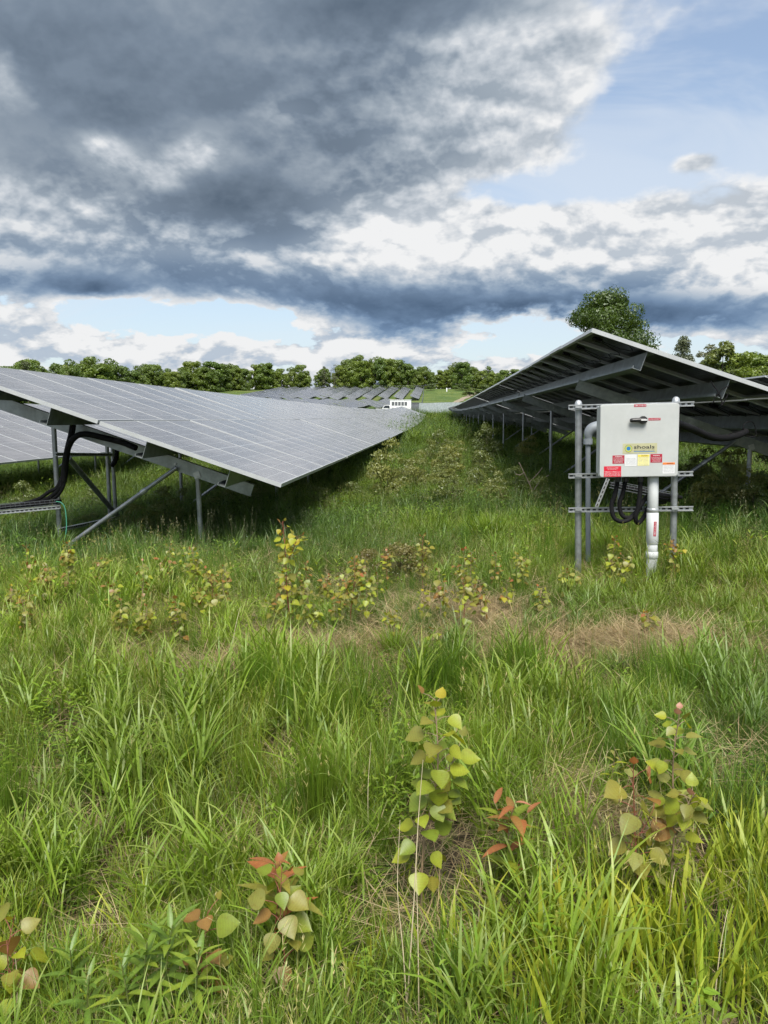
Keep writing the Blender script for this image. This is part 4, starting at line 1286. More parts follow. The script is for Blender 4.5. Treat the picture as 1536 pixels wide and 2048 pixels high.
G = random.Random(21)
def jit(c, v=.18):
    k = 1 + G.uniform(-v, v); return tuple(x * k * (1 + G.uniform(-.08, .08)) for x in c)
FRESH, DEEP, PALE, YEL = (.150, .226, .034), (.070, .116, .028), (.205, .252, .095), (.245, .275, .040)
DRY, STRAW, BROWN = (.30, .245, .135), (.40, .335, .205), (.16, .12, .07)
def tuft(kind, seed):
    G.seed(seed); v = Veg()
    R2 = lambda r: (G.gauss(0, r), G.gauss(0, r), 0)
    U = G.uniform
    if kind == 'fine':
        for i in range(58):
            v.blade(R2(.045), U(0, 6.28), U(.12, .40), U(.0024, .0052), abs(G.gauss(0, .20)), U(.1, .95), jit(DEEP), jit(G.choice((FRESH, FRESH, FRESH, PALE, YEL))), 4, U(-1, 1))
        for i in range(6): v.blade(R2(.05), U(0, 6.28), U(.08, .2), .003, U(.6, 1.4), U(0, .6), jit(DRY), jit(STRAW), 3)
    elif kind == 'sedge':
        for i in range(95):
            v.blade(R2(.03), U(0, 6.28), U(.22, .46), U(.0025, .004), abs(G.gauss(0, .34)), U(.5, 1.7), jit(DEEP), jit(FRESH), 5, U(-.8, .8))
        for i in range(8): v.blade(R2(.03), U(0, 6.28), U(.1, .25), .003, U(.8, 1.5), U(.1, .6), jit(BROWN), jit(STRAW), 3)
    elif kind == 'rush':
        for i in range(58):
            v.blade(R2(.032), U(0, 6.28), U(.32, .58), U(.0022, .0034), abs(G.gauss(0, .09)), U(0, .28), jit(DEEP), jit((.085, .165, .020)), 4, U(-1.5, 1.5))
    elif kind == 'broad':
        for i in range(15):
            b = R2(.06); ph = U(0, 6.28); H = U(.2, .42)
            v.blade(b, ph, H, .006, U(0, .15), U(0, .3), jit(DEEP), jit(FRESH), 4)
            for k in range(4):
                z = H * (.25 + .2 * k)
                v.blade((b[0], b[1], z * .95), U(0, 6.28), U(.16, .32), U(.007, .014), U(.2, .55), U(.3, 1.25), jit(FRESH), jit(PALE if U(0, 1) < .5 else FRESH), 5, U(-.5, .5))
    elif kind == 'straw':
        for i in range(60):
            v.blade((G.gauss(0, .11), G.gauss(0, .11), U(.0, .05)), U(0, 6.28), U(.12, .34), U(.0022, .0045), U(1.1, 1.62), U(-.15, .4), jit(DRY, .3), jit(STRAW, .3), 3, U(-1, 1))
    elif kind == 'forb':
        for i in range(4):
            b = R2(.05); H = U(.14, .34); ln = U(0, .25); ph = U(0, 6.28)
            v.blade(b, ph, H, .005, ln, .1, jit((.09, .10, .04)), jit(FRESH), 3)
            n = int(H * 60)
            for k in range(n):
                t = .15 + .85 * k / n
                z = H * t; a = k * 2.4
                o = math.sin(ln) * z
                v.leaf((b[0] + math.cos(ph) * o, b[1] + math.sin(ph) * o, z * .98), (math.cos(a), math.sin(a), U(.2, .9)), (0, 0, 1), U(.045, .085) * (1.1 - .4 * t), U(.008, .016), jit(FRESH if t > .5 else DEEP), .3, U(.1, .5), 3)
    elif kind == 'herb':
        for i in range(26):
            a = U(0, 6.28); z = U(.02, .14); b = R2(.09)
            v.leaf((b[0], b[1], z), (math.cos(a), math.sin(a), U(-.1, .6)), (0, 0, 1), U(.03, .07), U(.018, .036), jit(DEEP if U(0, 1) < .6 else FRESH, .25), .2, .3, 3)
    elif kind == 'seedgrass':
        for i in range(7):
            b = R2(.06); ph = U(0, 6.28); H = U(.4, .75)
            v.blade(b, ph, H, .0024, U(0, .15), U(0, .35), jit(DEEP), jit((.28, .26, .13)), 4)
            top = np.array([b[0] + math.cos(ph) * H * .16, b[1] + math.sin(ph) * H * .16, H * .96])
            for k in range(9):
                a = U(0, 6.28); v.blade(top - np.array([0, 0, U(0, .12)]), a, U(.015, .04), .004, U(.3, 1.1), .2, jit((.25, .24, .12)), jit((.36, .30, .18)), 2)
    elif kind == 'clover':
        for i in range(3):
            b = R2(.08); H = U(.25, .45)
            v.blade(b, U(0, 6.28), H, .003, .08, .1, jit(DEEP), jit(FRESH), 3)
            for k in range(9):
                a = k * .7; v.leaf((b[0], b[1], H), (math.cos(a), math.sin(a), .35), (0, 0, 1), .016, .007, (.62, .64, .58), .1, .2, 2)
    elif kind == 'strap':
        for i in range(16):
            v.blade(R2(.07), U(0, 6.28), U(.18, .34), U(.012, .022), abs(G.gauss(0, .3)), U(.1, .8), jit(FRESH), jit(YEL), 5, U(-.6, .6))
    elif kind == 'mass':      # dense waist-low tangle for the middle distance
        for i in range(60):
            v.blade(R2(.20), U(0, 6.28), U(.2, .5), U(.006, .011), abs(G.gauss(0, .3)), U(.3, 1.2), jit(DEEP), jit(FRESH if U(0, 1) < .6 else PALE), 4, U(-1, 1))
        for i in range(50):
            a = U(0, 6.28); b = R2(.2)
            v.leaf((b[0], b[1], U(.05, .35)), (math.cos(a), math.sin(a), U(0, .8)), (0, 0, 1), U(.05, .10), U(.02, .035), jit(DEEP if U(0, 1) < .5 else FRESH, .25), .2, .3, 2)
    return v.mesh('tuft_' + kind, M['grass'])
KINDS = [('fine', 4), ('sedge', 3), ('rush', 2), ('broad', 3), ('straw', 3), ('forb', 3), ('herb', 3), ('seedgrass', 2), ('clover', 1), ('mass', 3), ('strap', 3)]
tufts = {}
for k, n in KINDS:
    tufts[k] = [tuft(k, 100 + 10 * i + len(k)) for i in range(n)]

def scatter_object(name, label, sets, recs):
    """one object whose points are replaced by tufts; recs rows: x, y, z, kind name, scale, rotation, lean, tint"""
    src = bpy.data.collections.new(name + '_source')
    index = {}
    i = 0
    names = []
    for k in sets:
        index[k] = []
        for me in tufts[k]:
            o = bpy.data.objects.new(f'{i:02d}_{name}', me); src.objects.link(o)
            index[k].append(i); i += 1
    n = len(recs['x'])
    me = bpy.data.meshes.new(name)
    co = np.stack([recs['x'], recs['y'], recs['z']], -1)
    me.from_pydata(co.tolist(), [], [])
    idx = np.array([index[k][int(r * len(index[k])) % len(index[k])] for k, r in zip(recs['kind'], recs['pick'])], dtype=np.int32)
    a = me.attributes.new('idx', 'INT', 'POINT'); a.data.foreach_set('value', idx)
    a = me.attributes.new('rot', 'FLOAT_VECTOR', 'POINT'); a.data.foreach_set('vector', recs['rot'].ravel())
    a = me.attributes.new('scl', 'FLOAT_VECTOR', 'POINT'); a.data.foreach_set('vector', recs['scl'].ravel())
    tint = np.ones((n, 4)); tint[:, :3] = recs['tint']
    a = me.attributes.new('tint', 'FLOAT_COLOR', 'POINT'); a.data.foreach_set('color', tint.ravel())
    ob = link(name, me)
    tag(ob, label, kind='stuff')
    ng = bpy.data.node_groups.new(name, 'GeometryNodeTree')
    ng.interface.new_socket('Geometry', in_out='INPUT', socket_type='NodeSocketGeometry')
    ng.interface.new_socket('Geometry', in_out='OUTPUT', socket_type='NodeSocketGeometry')
    N = ng.nodes
    gi = N.new('NodeGroupInput'); go = N.new('NodeGroupOutput')
    ci = N.new('GeometryNodeCollectionInfo'); ci.inputs['Collection'].default_value = src
    ci.inputs['Separate Children'].default_value = True; ci.inputs['Reset Children'].default_value = True
    ip = N.new('GeometryNodeInstanceOnPoints'); ip.inputs['Pick Instance'].default_value = True
    def attr(nm, typ):
        q = N.new('GeometryNodeInputNamedAttribute'); q.data_type = typ; q.inputs['Name'].default_value = nm
        return q.outputs['Attribute']
    ng.links.new(gi.outputs[0], ip.inputs['Points'])
    ng.links.new(ci.outputs[0], ip.inputs['Instance'])
    ng.links.new(attr('idx', 'INT'), ip.inputs['Instance Index'])
    e2r = N.new('FunctionNodeEulerToRotation')
    ng.links.new(attr('rot', 'FLOAT_VECTOR'), e2r.inputs[0]); ng.links.new(e2r.outputs[0], ip.inputs['Rotation'])
    ng.links.new(attr('scl', 'FLOAT_VECTOR'), ip.inputs['Scale'])
    ng.links.new(ip.outputs[0], go.inputs[0])
    md = ob.modifiers.new('scatter', 'NODES'); md.node_group = ng
    return ob

def sample_zone(d0, d1, dens, margin=.6):
    """random ground points at distance d0..d1 inside the view wedge, widened by a margin"""
    pad = min(.55, 1.4 / d1)                      # room for a step to the side
    lo, hi = -math.atan((872 + 60) / FPX) - pad, math.atan((1536 - 872 + 60) / FPX) + pad
    area = .5 * (hi - lo) * (d1 * d1 - d0 * d0)
    n = int(area * dens)
    r = np.sqrt(rng.uniform(d0 * d0, d1 * d1, n)); a = rng.uniform(lo, hi, n)
    x = r * np.sin(a); y = r * np.cos(a)
    x += rng.uniform(-margin, margin, n)
    return x, y
def blob2(x, y, cx, cy, rx, ry): return np.exp(-((x - cx) / rx) ** 2 - ((y - cy) / ry) ** 2)
def pxy(px, py):
    p = ground_at(px, py); return p.x, p.y
straw_spots = [(470, 1338, .34, .22), (560, 1320, .30, .22), (690, 1310, .36, .2), (900, 1300, .40, .2), (1010, 1325, .35, .2), (1180, 1310, .40, .25), (1330, 1290, .34, .25), (900, 1235, .4, .3), (1050, 1250, .3, .3), (1120, 1620, .16, .2), (640, 1640, .14, .12), (350, 990, .5, .5), (1220, 1690, .12, .1), (300, 1560, .2, .1), (240, 1330, .2, .15), (830, 1500, .15, .1)]
strap_spots = [(*pxy(950, 2000), .35, .12), (*pxy(1250, 2000), .5, .15), (*pxy(1350, 1900), .5, .3), (*pxy(1150, 1880), .25, .15), (*pxy(1450, 1750), .2, .3), (*pxy(150, 1950), .3, .2)]
straw_spots = [(*pxy(a, b), c, d) for a, b, c, d in straw_spots]
mud_spots = [(*pxy(130, 1660), .20, .13), (*pxy(300, 1500), .14, .1), (*pxy(60, 1700), .2, .08)]
stem_spots = [(*pxy(842, 1830), .2, .22), (*pxy(1300, 1790), .25, .22), (*pxy(575, 1980), .14, .12), (*pxy(840, 1700), .22, .2), (*pxy(1300, 1680), .2, .2)]
bright_spots = [(*pxy(250, 1420), 1.0, .8), (*pxy(1250, 1400), .9, .5), (*pxy(1100, 1950), .9, .4), (*pxy(100, 1880), .6, .35), (*pxy(100, 1250), 1.2, .8), (*pxy(1400, 1250), 1.0, .8)]
def fsum(x, y, spots):
    b = sum(blob2(x, y, *s) for s in spots)
    return np.clip(b * (.15 + 1.7 * vnoise(x, y, .30, 31)), 0, 1)
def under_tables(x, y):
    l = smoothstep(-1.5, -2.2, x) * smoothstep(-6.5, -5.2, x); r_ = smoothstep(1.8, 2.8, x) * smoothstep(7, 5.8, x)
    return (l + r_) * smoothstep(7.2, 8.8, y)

def zone(d0, d1, dens, size, far=0.0):
    x, y = sample_zone(d0, d1, dens)
    n = len(x)
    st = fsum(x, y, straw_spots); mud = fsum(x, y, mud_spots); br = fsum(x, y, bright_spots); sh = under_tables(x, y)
    n1 = vnoise(x, y, .9, 1); n2 = vnoise(x, y, .35, 2); n3 = vnoise(x + 50, y + 9, 2.6, 3)
    u = rng.random(n)
    keep = u > (mud * .95 + st * .66 * (y < 7) + .62 * smoothstep(.48, .20, n2) * (y < 6))
    kind = np.full(n, 'fine', dtype=object)
    r = rng.random(n)
    wS = .02 + .22 * (n1 > .62); wR = .02 + .30 * (vnoise(x, y, .5, 7) > .74); wB = .05 + .40 * br * (n2 > .45); wF = .05 + .30 * (vnoise(x, y, .6, 9) > .66) + .1 * sh; wH = .10 + .3 * sh; wG = .025 + .07 * ((y > 3.8) & (y < 16)) * (vnoise(x, y, .8, 12) > .35)
    acc = np.zeros(n)
    for nm, w in (('sedge', wS), ('rush', wR), ('broad', wB), ('forb', wF), ('herb', wH), ('seedgrass', wG)):
        pick = (r >= acc) & (r < acc + w); kind[pick] = nm; acc = acc + w
    if far > 0:
        pick = (kind != 'seedgrass') & (rng.random(n) < far); kind[pick] = 'mass'
    pick = (rng.random(n) < .75 * fsum(x, y, strap_spots)); kind[pick] = 'strap'
    fl = rng.random(n) < np.where(y > 8, .008, np.where(y > 4.5, .001, 0)); kind[fl] = 'clover'
    s = size * (.55 + .85 * rng.random(n) ** 1.4) * (1 - .35 * st) * (1 - .25 * (y < 2.6)) * (.8 + .4 * n3)
    s = s * (1 + .15 * sh) * (1 - .42 * np.clip(sum(blob2(x, y, *q) for q in stem_spots), 0, 1))
    s = s * (1 + .25 * np.clip(fsum(x, y, strap_spots), 0, 1))
    # tint drifts in patches, warmer at bright_spots, cooler under the tables, darker farther off
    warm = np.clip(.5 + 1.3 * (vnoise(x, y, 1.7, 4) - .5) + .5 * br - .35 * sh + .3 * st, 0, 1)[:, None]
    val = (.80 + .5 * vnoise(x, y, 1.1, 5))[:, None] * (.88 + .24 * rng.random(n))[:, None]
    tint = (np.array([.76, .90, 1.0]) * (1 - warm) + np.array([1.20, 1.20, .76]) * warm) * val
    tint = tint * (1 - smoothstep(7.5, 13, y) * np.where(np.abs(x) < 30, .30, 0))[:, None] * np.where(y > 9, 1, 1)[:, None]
    z = tz(x, y)
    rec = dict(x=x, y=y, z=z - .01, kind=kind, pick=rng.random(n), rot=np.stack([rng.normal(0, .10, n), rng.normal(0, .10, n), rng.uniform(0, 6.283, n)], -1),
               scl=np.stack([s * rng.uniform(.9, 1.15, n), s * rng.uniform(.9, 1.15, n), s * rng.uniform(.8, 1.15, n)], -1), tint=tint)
    # keep the camera's own feet clear
    keep &= np.hypot(x, y) > d0
    return {k: (v[keep] if isinstance(v, np.ndarray) else v) for k, v in rec.items()}
def merge(rs):
    return {k: np.concatenate([r[k] for r in rs]) for k in rs[0]}
GS = ['fine', 'sedge', 'rush', 'broad', 'forb', 'herb', 'seedgrass', 'clover', 'mass', 'strap']
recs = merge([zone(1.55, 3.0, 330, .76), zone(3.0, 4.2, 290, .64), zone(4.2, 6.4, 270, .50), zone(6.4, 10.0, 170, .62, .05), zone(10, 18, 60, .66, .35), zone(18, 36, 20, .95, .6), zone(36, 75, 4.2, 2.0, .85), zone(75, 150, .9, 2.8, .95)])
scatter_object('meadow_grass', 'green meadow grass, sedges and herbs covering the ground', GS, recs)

def straw_zone():
    x, y = sample_zone(1.6, 9, 230)
    st = fsum(x, y, straw_spots); n = len(x)
    keep = rng.random(n) < (.10 + .85 * st)
    x, y = x[keep], y[keep]; n = len(x)
    s = rng.uniform(.7, 1.2, n)
    val = rng.uniform(.5, 1.45, n)[:, None]
    return dict(x=x, y=y, z=tz(x, y) + .005, kind=np.full(n, 'straw', dtype=object), pick=rng.random(n), rot=np.stack([rng.normal(0, .12, n), rng.normal(0, .12, n), rng.uniform(0, 6.283, n)], -1),
                scl=np.stack([s, s, s], -1), tint=val * np.array([1.0, .96, .92]))
scatter_object('dead_straw', 'matted dead grass lying between the green tufts', ['straw'], straw_zone())

# ---------------------------------------------------------------- saplings, shoots and stalks that can be told apart
def leaf_blade(name, prof, col, fold=.28, curl=.18, wav=.0, tipc=None):
    """leaf of unit length along +X with a folded midrib; prof: (t, half width)"""
    co = []; f = []; c = []
    for i, (t, w) in enumerate(prof):
        z = -curl * t * t
        co += [(t, -w, z + w * fold + wav * math.sin(i * 2.1)), (t, 0, z), (t, w, z + w * fold + wav * math.sin(i * 1.7 + 1))]
        cc = np.array(col) if tipc is None else np.array(col) * (1 - t) + np.array(tipc) * t
        c += [tuple(cc * .92), tuple(cc * 1.12), tuple(cc)]
    for i in range(len(prof) - 1):
        o = 3 * i
        f += [(o, o + 1, o + 4, o + 3), (o + 1, o + 2, o + 5, o + 4)]
    return poly_mesh(name, np.array(co), np.array(f), np.array(c), M['leafobj'], True)
POP = [(0, .02), (.04, .22), (.13, .38), (.28, .45), (.45, .42), (.62, .31), (.78, .18), (.90, .075), (1, .0)]
POP2 = [(0, .02), (.05, .28), (.16, .43), (.32, .49), (.50, .46), (.68, .35), (.83, .2), (.93, .08), (1, .0)]
WIL = [(0, .01), (.12, .09), (.3, .14), (.5, .145), (.7, .11), (.86, .06), (1, 0)]
GLD = [(0, .012), (.12, .06), (.3, .095), (.5, .10), (.7, .075), (.88, .03), (1, 0)]
TONE = {'lime': (.255, .310, .030), 'green': (.165, .225, .026), 'olive': (.20, .205, .040), 'pale': (.23, .25, .07), 'yellow': (.30, .285, .025), 'bronze': (.24, .145, .045), 'coral': (.30, .125, .05), 'pink': (.38, .19, .13)}
POPM = {t: [leaf_blade('leaf', POP, c, .22, .15, .012), leaf_blade('leaf', POP2, c, .12, .28, .015), leaf_blade('leaf', POP, c, .4, -.1, .01)] for t, c in TONE.items()}
WILM = {t: [leaf_blade('leaf', WIL, c, .35, .25), leaf_blade('leaf', WIL, c, .3, .5)] for t, c in TONE.items()}
GLDM = {t: [leaf_blade('leaf', GLD, c, .4, .22), leaf_blade('leaf', GLD, c, .3, .45)] for t, c in (('lime', (.20, .29, .04)), ('green', (.13, .22, .035)))}
M['stem_tan'] = plain('tan_stem', (.26, .19, .12), .7, 0, .2, 30, .2)
M['stem_red'] = plain('red_stem', (.22, .075, .05), .6, 0, .2, 30, .3)
M['stem_green'] = plain('green_stem', (.12, .15, .04), .6, 0, .2, 30, .3)
M['stalk'] = plain('bleached_stalk', (.50, .43, .28), .75, 0, .18, 30, .2)

def place_leaf(parent, origin, mesh, p, d, up, size):
    d = Vector(d).normalized(); up = Vector(up)
    y = up.cross(d)
    if y.length < 1e-4: y = Vector((0, 1, 0)).cross(d)
    y.normalize(); z = d.cross(y)
    m = Matrix((d, y, z)).transposed().to_4x4()
    m = Matrix.Translation(Vector(p) - origin) @ m @ Matrix.Diagonal((size, size * rnd.uniform(.9, 1.08), size, 1))
    link('leaf', mesh, parent, mat4=m)
def sapling(px, base, top, n, leaf, tones, label, group=None, dx=0, kind='poplar', branch=0, bare=.2, top_tones=('coral', 'bronze', 'yellow', 'bronze', 'olive')):
    """px, base, top: photo column, rows of foot and tip; dx: how far the tip leans, in photo pixels; leaf: length in metres"""
    b = ground_at(px, base)
    Y = b.y
    t = at_depth(px + dx, top, Y)
    t.y += rnd.uniform(-.05, .05)
    h = (t - b).length
    r = empty(f'{kind}_sapling', b); tag(r, label, 'sapling', group)
    mid1 = b.lerp(t, .35) + Vector((rnd.gauss(0, .02) * h, rnd.gauss(0, .02) * h, 0)); mid2 = b.lerp(t, .7) + Vector((rnd.gauss(0, .03) * h, rnd.gauss(0, .03) * h, 0))
    axis = spline([b - Vector((0, 0, .03)), mid1, mid2, t], 6)
    lines = [(axis, 1.0)]
    for k in range(branch):
        i = int(len(axis) * rnd.uniform(.35, .7)); a = rnd.uniform(0, 6.28); s = axis[i]
        L = h * rnd.uniform(.18, .32); d = Vector((math.cos(a), math.sin(a), 1.2)).normalized()
        lines.append((spline([s, s + d * L * .5, s + d * L + Vector((0, 0, L * .1))], 4), .6))
    mb = MB(b)
    rs = max(.0022, .0055 * min(1, h))
    for ax, q in lines:
        mb.tube(ax, [rs * q * (1.1 - .75 * i / len(ax)) for i in range(len(ax))], 6)
    spots = []
    tot = sum(q for _, q in lines)
    for ax, q in lines:
        m = max(2, int(n * (.62 if q == 1.0 and len(lines) > 1 else 1.0 if len(lines) == 1 else .38 / (len(lines) - 1))))
        for k in range(m):
            u = bare + (1 - bare) * (k + rnd.uniform(.0, .8)) / m if q == 1.0 else .15 + .85 * (k + .5) / m
            u = min(u, .995)
            i = min(len(ax) - 2, int(u * (len(ax) - 1))); p = ax[i].lerp(ax[i + 1], u * (len(ax) - 1) - i)
            spots.append((p, u, k))
    pet = []
    for p, u, k in spots:
        a = k * 2.4 + rnd.uniform(-.5, .5)
        out = Vector((math.cos(a), math.sin(a), 0))
        size = leaf * rnd.uniform(.72, 1.15) * (1.0 if u < .86 else .78 if u < .95 else .5)
        if u > .955 or (u > .85 and rnd.random() < .25): tone = rnd.choice(top_tones)
        else: tone = rnd.choice(tones)
        if kind == 'poplar':
            pl = leaf * rnd.uniform(.45, .8)
            e = p + (out + Vector((0, 0, rnd.uniform(.15, .8)))).normalized() * pl
            d = out * rnd.uniform(.4, 1.0) + Vector((rnd.uniform(-.4, .4), rnd.uniform(-.4, .4), rnd.uniform(-.95, .35)))
            up = Vector((rnd.uniform(-.4, .4), rnd.uniform(-.9, .1), 1.0)) + out * .5
            if u > .93: d = out * .4 + Vector((0, 0, 1)); up = -out
            place_leaf(r, b, rnd.choice(POPM[tone]), e, d, up, size)
            pet.append((p, e))
        else:
            d = out * 1.0 + Vector((0, 0, rnd.uniform(.2, .9)))
            place_leaf(r, b, rnd.choice(WILM[tone]), p, d, Vector((0, 0, 1)) - out * .2, size * 1.5)
    for p, e in pet:
        mb.tube([p, p.lerp(e, .5) + Vector((0, 0, .004)), e], [.0013, .0011, .0010] if h < 1 else .0014, 4, cap=False)
    mb.obj('stem', M['stem_red'] if rnd.random() < .35 else M['stem_tan'], r)
    return r
GL = ('lime', 'green', 'pale', 'olive'); BZ = ('olive', 'bronze', 'pale', 'green', 'lime', 'olive'); PALEG = ('pale', 'olive', 'lime', 'olive')
sapling(842, 1850, 1395, 64, .060, ('lime', 'green', 'lime', 'olive', 'green'), 'leafy poplar sapling with bright lime leaves beside pale dry stalks', None, 28, branch=2, bare=.2)
sapling(1335, 1800, 1405, 56, .050, ('pale', 'lime', 'olive', 'lime'), 'slim poplar sapling with small pale leaves behind a bronze-leaved one', None, 15, branch=1, bare=.2, top_tones=('coral', 'pink', 'bronze'))
sapling(1285, 1830, 1525, 26, .066, ('olive', 'pale', 'bronze', 'olive'), 'poplar sapling with large dull olive leaves and a pink tip', None, -18, branch=2, bare=.2, top_tones=('pink', 'coral'))
sapling(575, 2010, 1725, 20, .054, ('olive', 'bronze', 'green'), 'young poplar with bronze lower leaves beside a dandelion clock', None, -8, branch=0, bare=.2, top_tones=('coral', 'bronze'))
sapling(545, 1960, 1700, 14, .075, ('olive', 'coral', 'lime'), 'willow shoot tipped with coral narrow leaves', None, 10, kind='willow', bare=.45)
sapling(30, 2075, 1830, 18, .060, ('lime', 'olive', 'bronze', 'lime'), 'poplar sapling with round lime leaves and an orange tip among goldenrod', None, 0, branch=1, bare=.15)
sapling(405, 2030, 1835, 12, .055, ('olive', 'bronze', 'green'), 'small poplar with few olive leaves under a tall sword leaf', None, 5, bare=.2)
sapling(1010, 1810, 1590, 24, .062, ('green', 'coral', 'lime', 'bronze'), 'willow shoot with spreading salmon red leaves over the dead straw', None, 20, kind='willow', branch=2, bare=.3, top_tones=('coral', 'pink'))
sapling(1215, 1620, 1490, 14, .030, ('pale', 'pale', 'lime'), 'silvery young willow shoot with tiny pale leaves', None, 12, kind='willow', bare=.3, top_tones=('pale',))
sapling(588, 1275, 1040, 52, .058, ('lime', 'lime', 'yellow', 'olive'), 'tallest yellow-leaved poplar sapling standing before the low table corner', None, -20, branch=1, bare=.15)
ML = 'knee-high poplar sapling with yellow-green and bronze leaves among grass'
mid = [(130, 1210, 1105, 22, BZ), (95, 1230, 1150, 14, BZ), (380, 1220, 1118, 22, GL), (410, 1230, 1155, 14, PALEG), (240, 1300, 1222, 16, BZ), (290, 1300, 1232, 16, BZ), (360, 1300, 1240, 12, BZ),
       (700, 1265, 1140, 22, BZ), (735, 1270, 1170, 14, GL), (842, 1195, 1090, 18, PALEG), (620, 1280, 1195, 14, GL), (560, 1240, 1150, 14, BZ), (880, 1265, 1165, 14, BZ), (925, 1290, 1180, 14, GL),
       (965, 1270, 1180, 14, BZ), (1040, 1195, 1128, 14, BZ), (1140, 1225, 1158, 16, GL), (1225, 1195, 1095, 24, GL), (1245, 1200, 1130, 10, PALEG), (1350, 1180, 1105, 14, BZ), (1300, 1285, 1245, 10, BZ), (20, 1275, 1195, 16, GL),
       (50, 1290, 1215, 12, BZ), (790, 1300, 1240, 9, PALEG), (870, 1335, 1275, 9, GL), (1085, 1245, 1195, 10, GL), (190, 1200, 1140, 14, BZ), (650, 1230, 1190, 8, PALEG), (1010, 1240, 1180, 8, BZ), (320, 1200, 1150, 10, GL)]
spec = ['bronze-leaved poplar sapling at the foot of the post with the green wire', 'low bronze poplar sapling beside the one at the green wire', 'forked poplar sapling before the low post under the glass-side table', 'pale-leaved poplar sapling touching the forked one',
        'bronze poplar sapling, first of three just left of the dead straw', 'bronze poplar sapling, second of three just left of the dead straw', 'bronze poplar sapling, third of three and closest to the dead straw', 'coral-tipped poplar sapling beside the bright sedge tussock',
        'lime poplar sapling hugging the coral-tipped one', 'upright pale poplar sapling at the back of the sapling patch', 'lime sapling at the foot of the tallest yellow-leaved one', 'bronze sapling leaning towards the tallest yellow-leaved one', 'bronze sapling between the olive tussock and the bramble',
        'lime sapling growing out of the tussock on the straw', 'bronze sapling at the back edge of the straw', 'bronze sapling alone in the grass before the aisle', 'lime poplar sapling left of the pipe rack foot', 'dense poplar sapling between the pipe rack legs and the white conduit',
        'pale little sapling at the foot of the white conduit', 'thin poplar sapling just right of the white plastic conduit', 'tiny bronze sapling on the straw below the conduit', 'lime sapling in the open grass well before the wire tray', 'bronze sapling beside the lime one well before the wire tray',
        'tiny pale sapling rising out of the olive tussock', 'tiny lime sapling in front of the straw', 'small lime sapling between the straw and the rack', 'bronze sapling behind the three left of the straw', 'tiny pale sapling beside the vivid green tussock', 'small bronze sapling in the middle of the straw', 'lime sapling between the forked one and the green wire post']
for i, (px, b, t, n, tn) in enumerate(mid):
    sapling(px, b, t - 20, int(n * 2.5), .046, tn, spec[i], 'poplar saplings in the grass before the rows', rnd.uniform(-8, 8), branch=rnd.choice((1, 2, 2)), bare=.30)
for k in range(26):
    px = rnd.uniform(5, 460) if k % 2 else rnd.uniform(520, 1010)
    b = rnd.uniform(1185, 1290)
    sapling(px, b, b - rnd.uniform(75, 120), rnd.randint(18, 34), .043, rnd.choice((BZ, BZ, GL)), 'small bronze and yellow poplar sapling filling the sapling thicket before the rows', 'thicket of small poplar saplings', rnd.uniform(-8, 8), branch=rnd.choice((0, 1, 2)), bare=.30)

def goldenrod(px, base, top, n, leaf, label, group=None, tones=('green', 'green', 'lime')):
    b = ground_at(px, base); t = at_depth(px + rnd.uniform(-8, 8), top, b.y)
    r = empty('goldenrod_shoot', b); tag(r, label, 'wild plant', group)
    ax = spline([b - Vector((0, 0, .02)), b.lerp(t, .5) + Vector((rnd.gauss(0, .01), rnd.gauss(0, .01), 0)), t], 6)
    mb = MB(b); mb.tube(ax, [.003 * (1.15 - .7 * i / len(ax)) for i in range(len(ax))], 6); mb.obj('stem', M['stem_green'], r)
    for k in range(n):
        u = .18 + .82 * (k / n); i = min(len(ax) - 2, int(u * (len(ax) - 1))); p = ax[i].lerp(ax[i + 1], u * (len(ax) - 1) - i)
        a = k * 2.4; out = Vector((math.cos(a), math.sin(a), 0))
        d = out + Vector((0, 0, .25 + 1.5 * max(0, u - .55) * 2))
        place_leaf(r, b, rnd.choice(GLDM[rnd.choice(tones)]), p, d, Vector((0, 0, 1)) - out * .4, leaf * rnd.uniform(.8, 1.15) * (1.05 - .35 * u))
GG = 'goldenrod shoots in the foreground'
for px, base, top, n, lf, lab in ((340, 2060, 1850, 30, .115, 'tall bright goldenrod shoot in the clump below the muddy patch'), (300, 2080, 1885, 26, .11, 'goldenrod shoot crowded against the tallest bright one'), (395, 2090, 1900, 24, .10, 'goldenrod shoot under the small olive poplar'),
        (250, 2100, 1930, 22, .10, 'low goldenrod shoot on the poplar side of the clump'), (140, 2060, 1900, 22, .09, 'goldenrod shoot beside the orange-tipped poplar'), (185, 2110, 1950, 22, .09, 'low goldenrod shoot between the orange-tipped poplar and the clump'),
        (600, 2100, 1965, 18, .08, 'small goldenrod shoot near the bronze young poplar'), (280, 1330, 1262, 14, .07, 'distant goldenrod shoot at the edge of the dead straw'), (670, 1180, 1110, 20, .10, 'bright goldenrod behind the yellow-leaved tall sapling'),
        (640, 1190, 1120, 18, .10, 'shorter bright goldenrod touching the yellow-leaved tall sapling'), (1500, 1130, 1065, 20, .11, 'leafy goldenrod in the shade right of the disconnect box'), (1470, 1140, 1085, 16, .10, 'shorter goldenrod in the shade right of the disconnect box'),
        (470, 1130, 1080, 16, .10, 'goldenrod clump below the low corner of the glass-side table'), (440, 1125, 1085, 16, .10, 'goldenrod clump beside the low post of the glass-side table'), (720, 1640, 1580, 14, .06, 'short dark goldenrod left of the lime poplar sapling'), (1130, 1460, 1390, 12, .05, 'lone short goldenrod in the open grass')):
    goldenrod(px, base, top, n, lf, lab, GG)

